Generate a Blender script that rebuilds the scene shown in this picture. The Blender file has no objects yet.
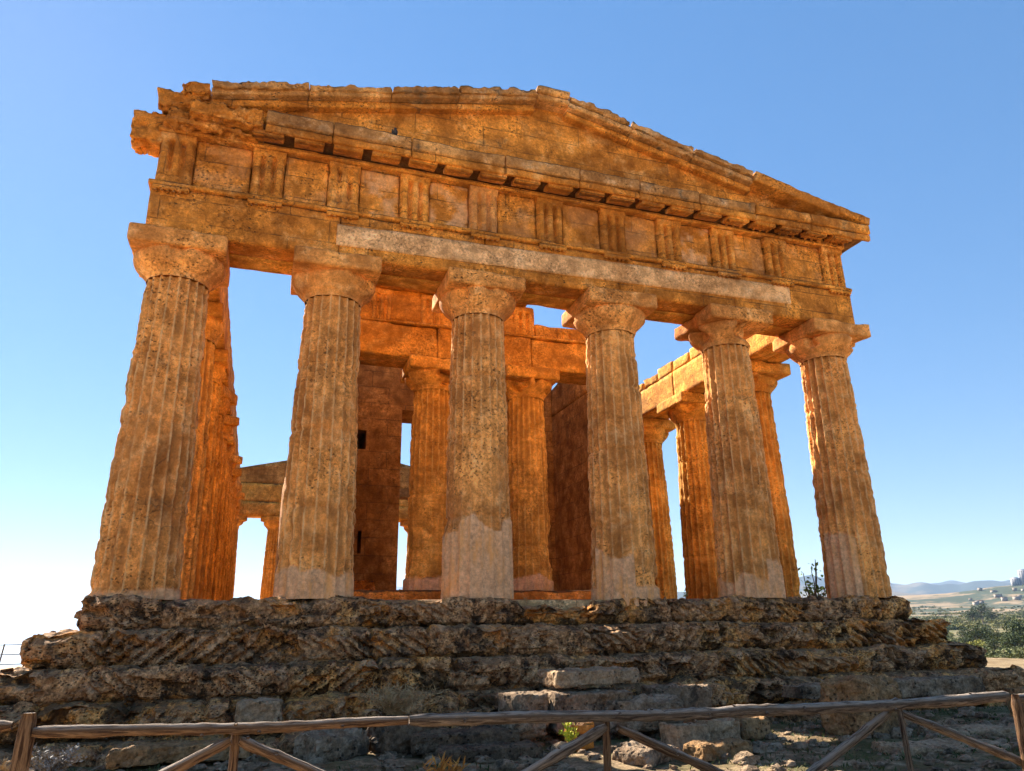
import bpy, math, random
import numpy as np
from mathutils import Matrix, Vector

# ------------------------------------------------------------------ camera, sky, sun, exposure
S = bpy.context.scene
COL = S.collection
cam_data = bpy.data.cameras.new('camera')
cam = bpy.data.objects.new('camera', cam_data)
COL.objects.link(cam)
CAM = np.array([-5.784, -14.541, -0.520])
YAW, PITCH, ROLL, FPX = 0.3281, 0.3158, -0.01473, 738.9
Fw = np.array([math.sin(YAW) * math.cos(PITCH), math.cos(YAW) * math.cos(PITCH), math.sin(PITCH)])
Rt = np.cross(Fw, [0, 0, 1]); Rt /= np.linalg.norm(Rt); Up = np.cross(Rt, Fw)
c_, s_ = math.cos(ROLL), math.sin(ROLL)
Rt, Up = c_ * Rt + s_ * Up, -s_ * Rt + c_ * Up
M = Matrix.Identity(4)
for i in range(3):
    M[i][0], M[i][1], M[i][2], M[i][3] = Rt[i], Up[i], -Fw[i], CAM[i]
cam.matrix_world = M
cam_data.sensor_width = 36.0
cam_data.lens = FPX * 36.0 / 1024.0
cam_data.clip_start = 0.1
cam_data.clip_end = 200000.0
S.camera = cam

SUN_EL, SUN_AZ = math.radians(37), math.radians(-24)      # azimuth from +Y towards +X
world = bpy.data.worlds.new('World'); S.world = world; world.use_nodes = True
nt = world.node_tree; nt.nodes.clear()
sky = nt.nodes.new('ShaderNodeTexSky'); sky.sky_type = 'NISHITA'; sky.sun_disc = False
sky.sun_elevation = SUN_EL; sky.sun_rotation = SUN_AZ
sky.altitude = 100; sky.air_density = 1.0; sky.dust_density = 0.03; sky.ozone_density = 3.0
bg = nt.nodes.new('ShaderNodeBackground'); bg.inputs['Strength'].default_value = 0.103
wo = nt.nodes.new('ShaderNodeOutputWorld')
hs = nt.nodes.new('ShaderNodeHueSaturation'); hs.inputs['Saturation'].default_value = 1.75; hs.inputs['Hue'].default_value = 0.509
gm = nt.nodes.new('ShaderNodeGamma'); gm.inputs['Gamma'].default_value = 0.5
nt.links.new(sky.outputs[0], gm.inputs['Color']); nt.links.new(gm.outputs[0], hs.inputs['Color']); nt.links.new(hs.outputs[0], bg.inputs[0]); nt.links.new(bg.outputs[0], wo.inputs[0])
sd = bpy.data.lights.new('sun', 'SUN'); sd.energy = 5.0; sd.angle = math.radians(0.5); sd.color = (1.0, 0.93, 0.82)
sun = bpy.data.objects.new('sun', sd); COL.objects.link(sun)
sdir = Vector((math.sin(SUN_AZ) * math.cos(SUN_EL), math.cos(SUN_AZ) * math.cos(SUN_EL), math.sin(SUN_EL)))
sun.rotation_euler = sdir.to_track_quat('Z', 'Y').to_euler()
S.view_settings.view_transform = 'Standard'; S.view_settings.look = 'None'
S.view_settings.exposure = 1.95; S.view_settings.gamma = 1.0
S.render.engine = 'CYCLES'
S.cycles.max_bounces = 10; S.cycles.diffuse_bounces = 7; S.cycles.volume_bounces = 0
S.cycles.use_adaptive_sampling = True; S.cycles.adaptive_threshold = 0.02
S.cycles.use_denoising = True
rng = np.random.default_rng(7)
random.seed(7)

# ------------------------------------------------------------------ noise
def _hash(ix, iy, iz, seed):
    h = (ix.astype(np.int64) * 374761393 + iy.astype(np.int64) * 668265263 + iz.astype(np.int64) * 2147483647 % 4294967296 + seed * 974634777) & 0xFFFFFFFF
    h = ((h ^ (h >> 13)) * 1274126177) & 0xFFFFFFFF
    h = ((h ^ (h >> 16)) * 2246822519) & 0xFFFFFFFF
    return ((h ^ (h >> 15)) & 0xFFFFFF) / float(0xFFFFFF)
def vn(P, seed=0):
    P = np.asarray(P, float) + 1000.0
    i = np.floor(P).astype(np.int64); f = P - i
    u = f * f * (3 - 2 * f)
    r = 0
    for dx in (0, 1):
        wx = u[..., 0] if dx else 1 - u[..., 0]
        for dy in (0, 1):
            wy = u[..., 1] if dy else 1 - u[..., 1]
            for dz in (0, 1):
                wz = u[..., 2] if dz else 1 - u[..., 2]
                r = r + wx * wy * wz * _hash(i[..., 0] + dx, i[..., 1] + dy, i[..., 2] + dz, seed)
    return r
def fbm(P, octaves=4, seed=0):
    P = np.asarray(P, float); a = 1.0; t = 0.0; s = 0.0
    for o in range(octaves):
        s = s + a * vn(P, seed + o * 17); t += a; a *= 0.5; P = P * 2.07 + 3.1
    return s / t
def sst(a, b, x):
    t = np.clip((x - a) / (b - a), 0, 1); return t * t * (3 - 2 * t)

def cells(P, freq, seed, warp=0.5):
    """irregular chunks: one random value per warped cell"""
    P = np.asarray(P, float)
    w = np.stack([fbm(P * freq * 0.8 + 11.3 * k, 3, seed + k) for k in range(3)], -1) - 0.5
    q = np.floor(P * freq + w * 2 * warp + 1000).astype(np.int64)
    return _hash(q[..., 0], q[..., 1], q[..., 2], seed + 50)
# ------------------------------------------------------------------ mesh helpers
class Acc:
    def __init__(s): s.v = []; s.f = []; s.a = {}; s.n = 0
    def add(s, V, F, **attrs):
        V = np.asarray(V, float); F = np.asarray(F, int)
        if F.ndim == 2 and len(F): s.f.append(F + s.n)
        s.v.append(V)
        for k in set(list(s.a) + list(attrs)):
            lst = s.a.setdefault(k, [np.zeros(s.n)] if s.n else [])
            lst.append(np.broadcast_to(np.asarray(attrs.get(k, 0.0), float), (len(V),)).copy())
        s.n += len(V)
    def build(s, name, mat, parent=None, smooth=True):
        V = np.concatenate(s.v)
        me = bpy.data.meshes.new(name)
        me.vertices.add(len(V)); me.vertices.foreach_set('co', V.astype(np.float32).ravel())
        loops = np.concatenate([f.ravel() for f in s.f])
        tot = np.concatenate([np.full(len(f), f.shape[1]) for f in s.f])
        st = np.concatenate([[0], np.cumsum(tot)[:-1]])
        me.loops.add(len(loops)); me.loops.foreach_set('vertex_index', loops.astype(np.int32))
        me.polygons.add(len(tot)); me.polygons.foreach_set('loop_start', st.astype(np.int32))
        me.polygons.foreach_set('loop_total', tot.astype(np.int32))
        me.polygons.foreach_set('use_smooth', np.full(len(tot), bool(smooth)))
        for k, lst in s.a.items():
            at = me.attributes.new(k, 'FLOAT', 'POINT'); at.data.foreach_set('value', np.concatenate(lst).astype(np.float32))
        me.update(calc_edges=True); me.validate()
        me.materials.append(mat)
        o = bpy.data.objects.new(name, me); COL.objects.link(o)
        if parent is not None: o.parent = parent
        return o
def grid_f(n, m, wrap_n=False, wrap_m=False, flip=False):
    a = np.arange(n if wrap_n else n - 1); b = np.arange(m if wrap_m else m - 1)
    A, B = np.meshgrid(a, b, indexing='ij'); A = A.ravel(); B = B.ravel()
    A1 = (A + 1) % n; B1 = (B + 1) % m
    q = np.stack([A * m + B, A1 * m + B, A1 * m + B1, A * m + B1], -1)
    return q[:, ::-1] if flip else q
def lattice(size, res, maxn=400):
    n = [int(np.clip(round(d / res), 1, maxn)) for d in size]
    nx, ny, nz = n
    ids = []; quads = []
    def lin(i, j, k): return (i * (ny + 1) + j) * (nz + 1) + k
    def face(ax, side):
        o = [a for a in range(3) if a != ax]
        A, B = np.meshgrid(np.arange(n[o[0]]), np.arange(n[o[1]]), indexing='ij'); A = A.ravel(); B = B.ravel()
        q = []
        for da, db in ((0, 0), (1, 0), (1, 1), (0, 1)):
            ijk = [None] * 3; ijk[ax] = np.full(A.shape, n[ax] if side else 0); ijk[o[0]] = A + da; ijk[o[1]] = B + db
            q.append(lin(*ijk))
        q = np.stack(q, -1)
        flip = (side == 1) ^ (ax == 1)
        return q if flip else q[:, ::-1]
    Q = np.concatenate([face(ax, sd_) for ax in range(3) for sd_ in (0, 1)])
    u, inv = np.unique(Q, return_inverse=True)
    Q = inv.reshape(Q.shape)
    k = u % (nz + 1); j = (u // (nz + 1)) % (ny + 1); i = u // ((nz + 1) * (ny + 1))
    return np.stack([i / nx, j / ny, k / nz], -1) - 0.5, Q
def rough_box(c, size, res=0.08, r=0.04, amp=0.02, seed=0, freq=3.0, bite=0.0, warp=None, rot=None, chip=1.0, rmul=1.6, jag=0.0):
    """A block with worn, unevenly rounded edges and a rough face."""
    c = np.asarray(c, float); size = np.asarray(size, float)
    L, Q = lattice(size, res)
    p = L * size; h = size / 2
    if rot is not None: R3 = np.array(rot)
    W0 = p + c
    rr = r * (0.35 + rmul * chip * fbm(W0 * 1.7, 3, seed + 5) ** 1.5)
    rr = np.minimum(rr, h.min() * 0.95)
    q = np.clip(p, -(h - rr[:, None]), h - rr[:, None])
    d = p - q; ln = np.linalg.norm(d, axis=1); ln[ln < 1e-9] = 1; d = d / ln[:, None]
    out = q + d * rr[:, None]
    if warp is not None: out = warp(out)
    n = fbm(W0 * freq, 4, seed) - 0.5
    out = out + d * (amp * 2 * n)[:, None]
    if jag: out = out - d * (jag * (cells(W0, 5.0, seed + 61) ** 2 + 0.6 * cells(W0, 11.0, seed + 66) ** 2))[:, None]
    if bite > 0:
        b = sst(0.55, 0.75, fbm(W0 * 1.1 + 7.7, 3, seed + 9))
        edge = np.clip((np.abs(d) > 0.2).sum(1) - 1, 0, 2) * 0.5
        out = out - d * (b * bite * (0.35 + edge))[:, None]
    if rot is not None: out = out @ R3.T
    return out + c, Q
def rotY(a): return [[math.cos(a), 0, math.sin(a)], [0, 1, 0], [-math.sin(a), 0, math.cos(a)]]
def rotZ(a): return [[math.cos(a), -math.sin(a), 0], [math.sin(a), math.cos(a), 0], [0, 0, 1]]
def box_obj(name, mat, parent, c, size, **k):
    A = Acc(); A.add(*rough_box(c, size, **k)); return A.build(name, mat, parent)
def tube(pts, radii, nseg=10, cap=True, seed=0, amp=0.0, freq=8.0):
    pts = np.asarray(pts, float); radii = np.asarray(radii, float); n = len(pts)
    t = np.gradient(pts, axis=0); t /= np.linalg.norm(t, axis=1)[:, None]
    ref = np.array([0, 0, 1.0]) if abs(t[:, 2]).mean() < 0.8 else np.array([1.0, 0, 0])
    a = np.cross(t, ref); a /= np.linalg.norm(a, axis=1)[:, None]; b = np.cross(t, a)
    th = np.linspace(0, 2 * np.pi, nseg, endpoint=False)
    D = a[:, None] * np.cos(th)[None, :, None] + b[:, None] * np.sin(th)[None, :, None]
    R = radii[:, None] * np.ones(nseg)[None]
    P0 = pts[:, None] + D * R[..., None]
    if amp: R = R * (1 + amp * 2 * (fbm(P0 * freq, 3, seed) - 0.5))
    V = (pts[:, None] + D * R[..., None]).reshape(-1, 3)
    F = grid_f(n, nseg, wrap_m=True)
    ln = np.concatenate([[0], np.cumsum(np.linalg.norm(np.diff(pts, axis=0), axis=1))])
    grain_u = np.repeat(ln, nseg); grain_v = np.tile(th, n)
    tris = []
    if cap:
        V = np.concatenate([V, [pts[0], pts[-1]]])
        k = np.arange(nseg); k1 = (k + 1) % nseg
        c0 = np.stack([np.full(nseg, n * nseg), k1, k], -1); c1 = np.stack([np.full(nseg, n * nseg + 1), (n - 1) * nseg + k, (n - 1) * nseg + k1], -1)
        tris = np.concatenate([c0, c1]); grain_u = np.append(grain_u, [0, ln[-1]]); grain_v = np.append(grain_v, [0, 0])
    return V, F, tris, grain_u, grain_v
def add_tube(A, pts, radii, **k):
    V, F, T, gu, gv = tube(pts, radii, **k)
    n0 = A.n
    A.add(V, F, gu=gu, gv=gv)
    if len(T): A.f.append(np.asarray(T, int) + n0)
def empty(name, loc, label, cat, group=None, kind=None):
    o = bpy.data.objects.new(name, None); COL.objects.link(o); o.location = loc; o.empty_display_size = 0.2
    return tag(o, label, cat, group, kind)
def tag(o, label, cat, group=None, kind=None):
    if label: o['label'] = label
    if cat: o['category'] = cat
    if group: o['group'] = group
    if kind: o['kind'] = kind
    return o
def keep_in_place(parent_loc, A):
    A.v = [v - np.asarray(parent_loc, float) for v in A.v]; return A

# ------------------------------------------------------------------ materials
class NT:
    def __init__(s, name):
        s.m = bpy.data.materials.new(name); s.m.use_nodes = True; s.t = s.m.node_tree; s.t.nodes.clear()
        s.out = s.t.nodes.new('ShaderNodeOutputMaterial'); s.b = s.t.nodes.new('ShaderNodeBsdfPrincipled')
        s.t.links.new(s.b.outputs[0], s.out.inputs[0])
        s.b.inputs['Specular IOR Level'].default_value = 0.12; s.b.inputs['Roughness'].default_value = 0.92
        g = s.t.nodes.new('ShaderNodeNewGeometry'); s.pos = g.outputs['Position']; s.nor = g.outputs['Normal']
    def n(s, t, **k):
        o = s.t.nodes.new(t)
        for a, v in k.items(): setattr(o, a, v)
        return o
    def put(s, sock, v):
        if hasattr(v, 'is_linked') or isinstance(v, bpy.types.NodeSocket): s.t.links.new(v, sock)
        elif isinstance(v, (tuple, list)) and sock.type == 'RGBA' and len(v) == 3: sock.default_value = (*v, 1)
        else: sock.default_value = v
    def scale(s, v, sc):
        o = s.n('ShaderNodeVectorMath', operation='MULTIPLY'); s.put(o.inputs[0], v); o.inputs[1].default_value = sc; return o.outputs[0]
    def noise(s, scale, detail=6, rough=0.6, vec=None, dist=0.0):
        o = s.n('ShaderNodeTexNoise'); s.put(o.inputs['Vector'], vec if vec is not None else s.pos)
        o.inputs['Scale'].default_value = scale; o.inputs['Detail'].default_value = detail; o.inputs['Roughness'].default_value = rough
        o.inputs['Distortion'].default_value = dist
        return o.outputs['Fac']
    def voro(s, scale, vec=None, feature='F1', rnd=1.0):
        o = s.n('ShaderNodeTexVoronoi', feature=feature); s.put(o.inputs['Vector'], vec if vec is not None else s.pos)
        o.inputs['Scale'].default_value = scale; o.inputs['Randomness'].default_value = rnd; return o.outputs['Distance']
    def ramp(s, v, a, b, lo=0.0, hi=1.0):
        o = s.n('ShaderNodeMapRange'); o.interpolation_type = 'SMOOTHSTEP'; s.put(o.inputs['Value'], v)
        for k, x in zip(('From Min', 'From Max', 'To Min', 'To Max'), (a, b, lo, hi)): o.inputs[k].default_value = x
        return o.outputs['Result']
    def math(s, op, a, b=0.0):
        o = s.n('ShaderNodeMath', operation=op); s.put(o.inputs[0], a); s.put(o.inputs[1], b); return o.outputs[0]
    def mix(s, f, a, b, blend='MIX'):
        o = s.n('ShaderNodeMix', data_type='RGBA', blend_type=blend); s.put(o.inputs['Factor'], f); s.put(o.inputs['A'], a); s.put(o.inputs['B'], b) if False else None
        s.put(o.inputs[6], a); s.put(o.inputs[7], b); return o.outputs[2]
    def attr(s, name):
        o = s.n('ShaderNodeAttribute'); o.attribute_name = name; return o.outputs['Fac']
    def sepz(s, v):
        o = s.n('ShaderNodeSeparateXYZ'); s.put(o.inputs[0], v); return o.outputs[2]
    def bump(s, h, strength=0.5, dist=0.03, prev=None):
        o = s.n('ShaderNodeBump'); s.put(o.inputs['Height'], h); o.inputs['Strength'].default_value = strength; o.inputs['Distance'].default_value = dist
        if prev is not None: s.put(o.inputs['Normal'], prev)
        return o.outputs[0]
    def done(s, col, normal=None, rough=None):
        s.put(s.b.inputs['Base Color'], col)
        if normal is not None: s.put(s.b.inputs['Normal'], normal)
        if rough is not None: s.b.inputs['Roughness'].default_value = rough
        return s.m

def stone(name, base, dark, pale, crust=(0.05, 0.035, 0.022), pit=0.5, crust_amt=0.5, top_crust=0.3, bricks=None, plaster=(0.84, 0.48, 0.25), pale_amt=0.5, bed=0.5, bump=0.95, stain=0.62, joint=0.6):
    T = NT(name)
    big = T.noise(0.45, 5, 0.6)
    col = T.mix(T.ramp(big, 0.38, 0.64), dark, base)
    col = T.mix(T.ramp(T.noise(2.3, 8, 0.68), 0.50, 0.70, 0, pale_amt), col, pale)
    fine = T.noise(15, 9, 0.74)
    fm = T.ramp(T.noise(0.9, 5, 0.65), 0.38, 0.62, 0.15, 0.75)
    col = T.mix(fm, col, T.mix(T.ramp(fine, 0.33, 0.64), (0.46, 0.41, 0.36), (1.40, 1.40, 1.40)), 'MULTIPLY')
    mot = T.noise(3.4, 7, 0.7)
    col = T.mix(0.7, col, T.mix(T.ramp(mot, 0.34, 0.66), (0.58, 0.52, 0.46), (1.28, 1.28, 1.28)), 'MULTIPLY')
    blo = T.noise(1.1, 8, 0.62, None, 0.6)
    col = T.mix(0.75, col, T.mix(T.ramp(blo, 0.36, 0.62), (0.60, 0.53, 0.47), (1.22, 1.24, 1.26)), 'MULTIPLY')
    spk = T.noise(26, 4, 0.7)
    col = T.mix(0.5, col, T.mix(T.ramp(spk, 0.34, 0.64), (0.74, 0.70, 0.66), (1.25, 1.25, 1.25)), 'MULTIPLY')
    # brown water stains running down the face
    stn = T.noise(1.0, 6, 0.7, T.scale(T.pos, (2.6, 2.6, 0.55)))
    col = T.mix(T.ramp(stn, 0.52, 0.70, 0, stain), col, T.mix(0.35, dark, crust))
    # sediment layering
    lay = T.noise(1.0, 6, 0.7, T.scale(T.pos, (0.9, 0.9, 9.0)))
    col = T.mix(T.ramp(lay, 0.52, 0.72, 0, bed), col, T.mix(0.5, dark, crust))
    # pits of weathered calcarenite
    wv = T.n('ShaderNodeVectorMath', operation='ADD'); T.put(wv.inputs[0], T.pos)
    nz = T.n('ShaderNodeTexNoise'); nz.inputs['Scale'].default_value = 9; nz.inputs['Detail'].default_value = 4
    T.put(nz.inputs['Vector'], T.pos); sc = T.scale(nz.outputs['Color'], (0.10, 0.10, 0.10)); T.put(wv.inputs[1], sc)
    wv2 = T.n('ShaderNodeVectorMath', operation='ADD'); T.put(wv2.inputs[0], T.pos); nz2 = T.n('ShaderNodeTexNoise'); nz2.inputs['Scale'].default_value = 1.7; nz2.inputs['Detail'].default_value = 7
    T.put(nz2.inputs['Vector'], T.pos); T.put(wv2.inputs[1], T.scale(nz2.outputs['Color'], (0.9, 0.9, 0.9)))
    vo = T.voro(11, T.scale(wv.outputs[0], (1, 1, 1.5)))
    pm = T.ramp(T.noise(0.9, 7, 0.68), 0.48, 0.60)
    pits = T.math('MULTIPLY', T.ramp(vo, 0.30, 0.12), pm)
    vo2 = T.voro(34, wv.outputs[0]); pits2 = T.math('MULTIPLY', T.ramp(vo2, 0.33, 0.12), T.ramp(T.noise(1.4, 6, 0.66), 0.45, 0.58))
    col = T.mix(T.math('MULTIPLY', pits, pit), col, crust)
    col = T.mix(T.math('MULTIPLY', pits2, pit * 0.8), col, T.mix(0.5, crust, dark))
    # black crust and lichen
    cr = T.noise(1.15, 9, 0.72)
    upz = T.ramp(T.sepz(T.nor), 0.2, 0.9, 0, top_crust)
    cm = T.ramp(T.math('ADD', cr, T.math('MULTIPLY', upz, 0.35)), 0.70 - 0.16 * crust_amt, 0.80 - 0.16 * crust_amt)
    col = T.mix(T.math('MULTIPLY', cm, 0.85), col, crust)
    ve = T.voro(0.55, T.scale(wv2.outputs[0], (0.8, 0.8, 1.6)), 'DISTANCE_TO_EDGE')
    ck = T.math('MULTIPLY', T.ramp(ve, 0.012, 0.003), T.ramp(T.noise(0.8, 4, 0.6), 0.52, 0.62))
    col = T.mix(T.math('MULTIPLY', ck, 0.45), col, crust)
    h = T.math('ADD', T.math('MULTIPLY', T.noise(7, 9, 0.7), 1.0), T.math('MULTIPLY', lay, 0.6 * bed))
    h = T.math('SUBTRACT', h, T.math('MULTIPLY', pits, 0.7)); h = T.math('SUBTRACT', h, T.math('MULTIPLY', pits2, 0.35))
    if bricks:
        bw, bh, cx = bricks
        sx = T.n('ShaderNodeSeparateXYZ'); T.put(sx.inputs[0], T.pos)
        cb = T.n('ShaderNodeCombineXYZ')
        T.put(cb.inputs[0], T.math('ADD', sx.outputs[0], sx.outputs[1])); T.put(cb.inputs[1], sx.outputs[2])
        br = T.n('ShaderNodeTexBrick'); T.put(br.inputs['Vector'], cb.outputs[0]); br.inputs['Scale'].default_value = 1.0
        br.inputs['Mortar Size'].default_value = 0.012; br.inputs['Brick Width'].default_value = bw; br.inputs['Row Height'].default_value = bh
        br.inputs['Mortar Smooth'].default_value = 0.3
        br.inputs['Color1'].default_value = (0.82, 0.82, 0.82, 1); br.inputs['Color2'].default_value = (1.1, 1.1, 1.1, 1); br.inputs['Mortar'].default_value = (1, 1, 1, 1)
        col = T.mix(0.6, col, br.outputs['Color'], 'MULTIPLY')
        jm = T.math('MULTIPLY', br.outputs['Fac'], T.ramp(T.noise(1.3, 4, 0.6), 0.38, 0.6, 0.15, 1.0))
        col = T.mix(T.math('MULTIPLY', jm, joint), col, crust)
        h = T.math('SUBTRACT', h, T.math('MULTIPLY', jm, 0.5))
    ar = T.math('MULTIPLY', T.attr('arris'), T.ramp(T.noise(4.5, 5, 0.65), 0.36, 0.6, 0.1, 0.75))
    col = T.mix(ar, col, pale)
    gv_ = T.math('MULTIPLY', T.attr('groove'), T.ramp(T.noise(1.0, 6, 0.7, T.scale(T.pos, (3, 3, 0.7))), 0.44, 0.62, 0.0, 0.7))  # flute hollows darkened in colour: painted shade with lichen streaks
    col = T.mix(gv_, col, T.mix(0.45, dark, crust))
    rp = T.attr('repair')
    pl = T.mix(T.ramp(T.noise(5, 7, 0.7), 0.35, 0.7), plaster, tuple(x * 0.72 for x in plaster))
    pl = T.mix(0.7, pl, T.mix(T.ramp(fine, 0.3, 0.7), (0.6, 0.57, 0.54), (1.3, 1.3, 1.3)), 'MULTIPLY')
    pl = T.mix(T.ramp(T.noise(1.0, 6, 0.7, T.scale(T.pos, (3, 3, 0.8))), 0.46, 0.66, 0, 0.75), pl, base)
    col = T.mix(T.math('MULTIPLY', rp, 0.92), col, pl)
    h = T.math('MULTIPLY', h, T.math('SUBTRACT', 1.0, T.math('MULTIPLY', rp, 0.6)))
    return T.done(col, T.bump(h, bump, 0.05))

OCH, DRK, PAL = (0.84, 0.335, 0.056), (0.52, 0.185, 0.030), (0.92, 0.52, 0.19)
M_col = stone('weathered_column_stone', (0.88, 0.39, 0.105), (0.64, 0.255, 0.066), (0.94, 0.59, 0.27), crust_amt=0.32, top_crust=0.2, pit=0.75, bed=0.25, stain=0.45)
M_ent = stone('ochre_entablature_stone', OCH, DRK, PAL, crust_amt=0.42, top_crust=0.8, pit=0.85, bricks=(1.6, 0.50, 0))
M_block = stone('ochre_block_stone', OCH, DRK, PAL, crust_amt=0.55, top_crust=0.9, pit=0.9)
M_lichen = stone('lichen_cornice_stone', (0.74, 0.37, 0.12), (0.40, 0.185, 0.06), (0.84, 0.55, 0.30), crust_amt=0.95, top_crust=0.9, pit=0.9, pale_amt=0.8)
M_inner = stone('bounce_tinted_ochre_stone', (0.78, 0.385, 0.075), (0.58, 0.25, 0.04), (0.84, 0.50, 0.14), crust_amt=0.32, top_crust=0.6, pit=0.5)  # warm bounce light of the inner parts put into the ochre
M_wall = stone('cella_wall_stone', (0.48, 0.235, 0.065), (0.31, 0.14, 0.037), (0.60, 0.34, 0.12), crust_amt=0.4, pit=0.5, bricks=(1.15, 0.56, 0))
M_face = stone('pink_facing_stone', (0.90, 0.53, 0.25), (0.76, 0.40, 0.16), (0.93, 0.64, 0.37), crust_amt=0.1, top_crust=0.2, pit=0.35, bed=0.3)
M_soffit = stone('dark_soffit_stone', (0.30, 0.13, 0.04), (0.18, 0.075, 0.025), (0.40, 0.2, 0.07), crust_amt=0.9, pit=0.6)  # shadow and dirt of the mutule gaps put into the colour
M_floor = stone('worn_floor_stone', (0.70, 0.44, 0.20), (0.55, 0.32, 0.13), (0.78, 0.55, 0.31), crust_amt=0.3, top_crust=0.1, bricks=(1.4, 1.1, 0))

def step_stone():
    T = NT('crusted_step_stone')
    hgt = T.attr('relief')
    big = T.noise(0.8, 6, 0.65)
    orange = T.mix(T.ramp(T.noise(2.2, 6, 0.65), 0.35, 0.7), (0.66, 0.27, 0.06), (0.80, 0.45, 0.16))
    brown = T.mix(T.ramp(T.noise(6, 8, 0.7), 0.35, 0.68), (0.25, 0.115, 0.048), (0.70, 0.40, 0.185))
    col = T.mix(T.ramp(T.math('ADD', big, T.math('MULTIPLY', hgt, -0.10)), 0.46, 0.60), brown, orange)
    fine = T.noise(15, 8, 0.75)
    col = T.mix(0.75, col, T.mix(T.ramp(fine, 0.34, 0.68), (0.22, 0.21, 0.20), (1.75, 1.72, 1.68)), 'MULTIPLY')
    gl = T.ramp(T.math('ADD', T.noise(3.3, 8, 0.75), T.math('MULTIPLY', T.sepz(T.nor), 0.06)), 0.56, 0.70)
    col = T.mix(T.math('MULTIPLY', gl, 0.6), col, (0.60, 0.41, 0.25))
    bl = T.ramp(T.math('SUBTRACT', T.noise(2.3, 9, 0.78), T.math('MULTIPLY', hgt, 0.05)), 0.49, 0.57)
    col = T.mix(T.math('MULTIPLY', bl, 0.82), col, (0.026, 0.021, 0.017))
    vo = T.voro(17, T.scale(T.pos, (1, 1, 1.6))); pits = T.math('MULTIPLY', T.ramp(vo, 0.36, 0.14), T.ramp(T.noise(2.2, 4, 0.6), 0.40, 0.56))
    col = T.mix(T.math('MULTIPLY', pits, 0.85), col, (0.02, 0.014, 0.01))
    up = T.ramp(T.sepz(T.nor), 0.5, 0.95)
    col = T.mix(T.math('MULTIPLY', up, T.ramp(T.noise(1.4, 6, 0.7), 0.4, 0.62, 0.1, 0.7)), col, (0.34, 0.20, 0.10))
    h = T.math('SUBTRACT', T.noise(8, 10, 0.75), T.math('MULTIPLY', pits, 0.9))
    return T.done(col, T.bump(h, 1.0, 0.07))
M_step = step_stone()

def loose_stone(name, a, b, lich=0.5, blk=0.5):
    T = NT(name)
    col = T.mix(T.ramp(T.noise(3, 7, 0.7), 0.35, 0.68), a, b)
    col = T.mix(0.7, col, T.mix(T.ramp(T.noise(18, 8, 0.75), 0.3, 0.72), (0.3, 0.3, 0.3), (1.55, 1.55, 1.55)), 'MULTIPLY')
    col = T.mix(T.math('MULTIPLY', T.ramp(T.noise(4.2, 8, 0.75), 0.52, 0.66), lich), col, (0.44, 0.34, 0.23))
    col = T.mix(T.math('MULTIPLY', T.ramp(T.noise(2.6, 9, 0.78), 0.52, 0.62), blk), col, (0.03, 0.025, 0.02))
    vo = T.voro(15); pits = T.math('MULTIPLY', T.ramp(vo, 0.36, 0.12), T.ramp(T.noise(2.5, 4, 0.6), 0.45, 0.6))
    col = T.mix(T.math('MULTIPLY', pits, 0.8), col, (0.03, 0.022, 0.016))
    return T.done(col, T.bump(T.math('SUBTRACT', T.noise(10, 10, 0.75), pits), 1.0, 0.05))
M_grey = loose_stone('grey_lichen_stone', (0.20, 0.125, 0.07), (0.38, 0.265, 0.165), 0.55, 0.75)
M_brown = loose_stone('brown_boulder_stone', (0.25, 0.135, 0.055), (0.44, 0.25, 0.11), 0.3, 0.6)
M_pale = loose_stone('pale_block_stone', (0.34, 0.21, 0.11), (0.50, 0.34, 0.20), 0.35, 0.5)
M_darkst = loose_stone('dark_rubble_stone', (0.10, 0.065, 0.04), (0.22, 0.14, 0.08), 0.35, 0.7)

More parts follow.
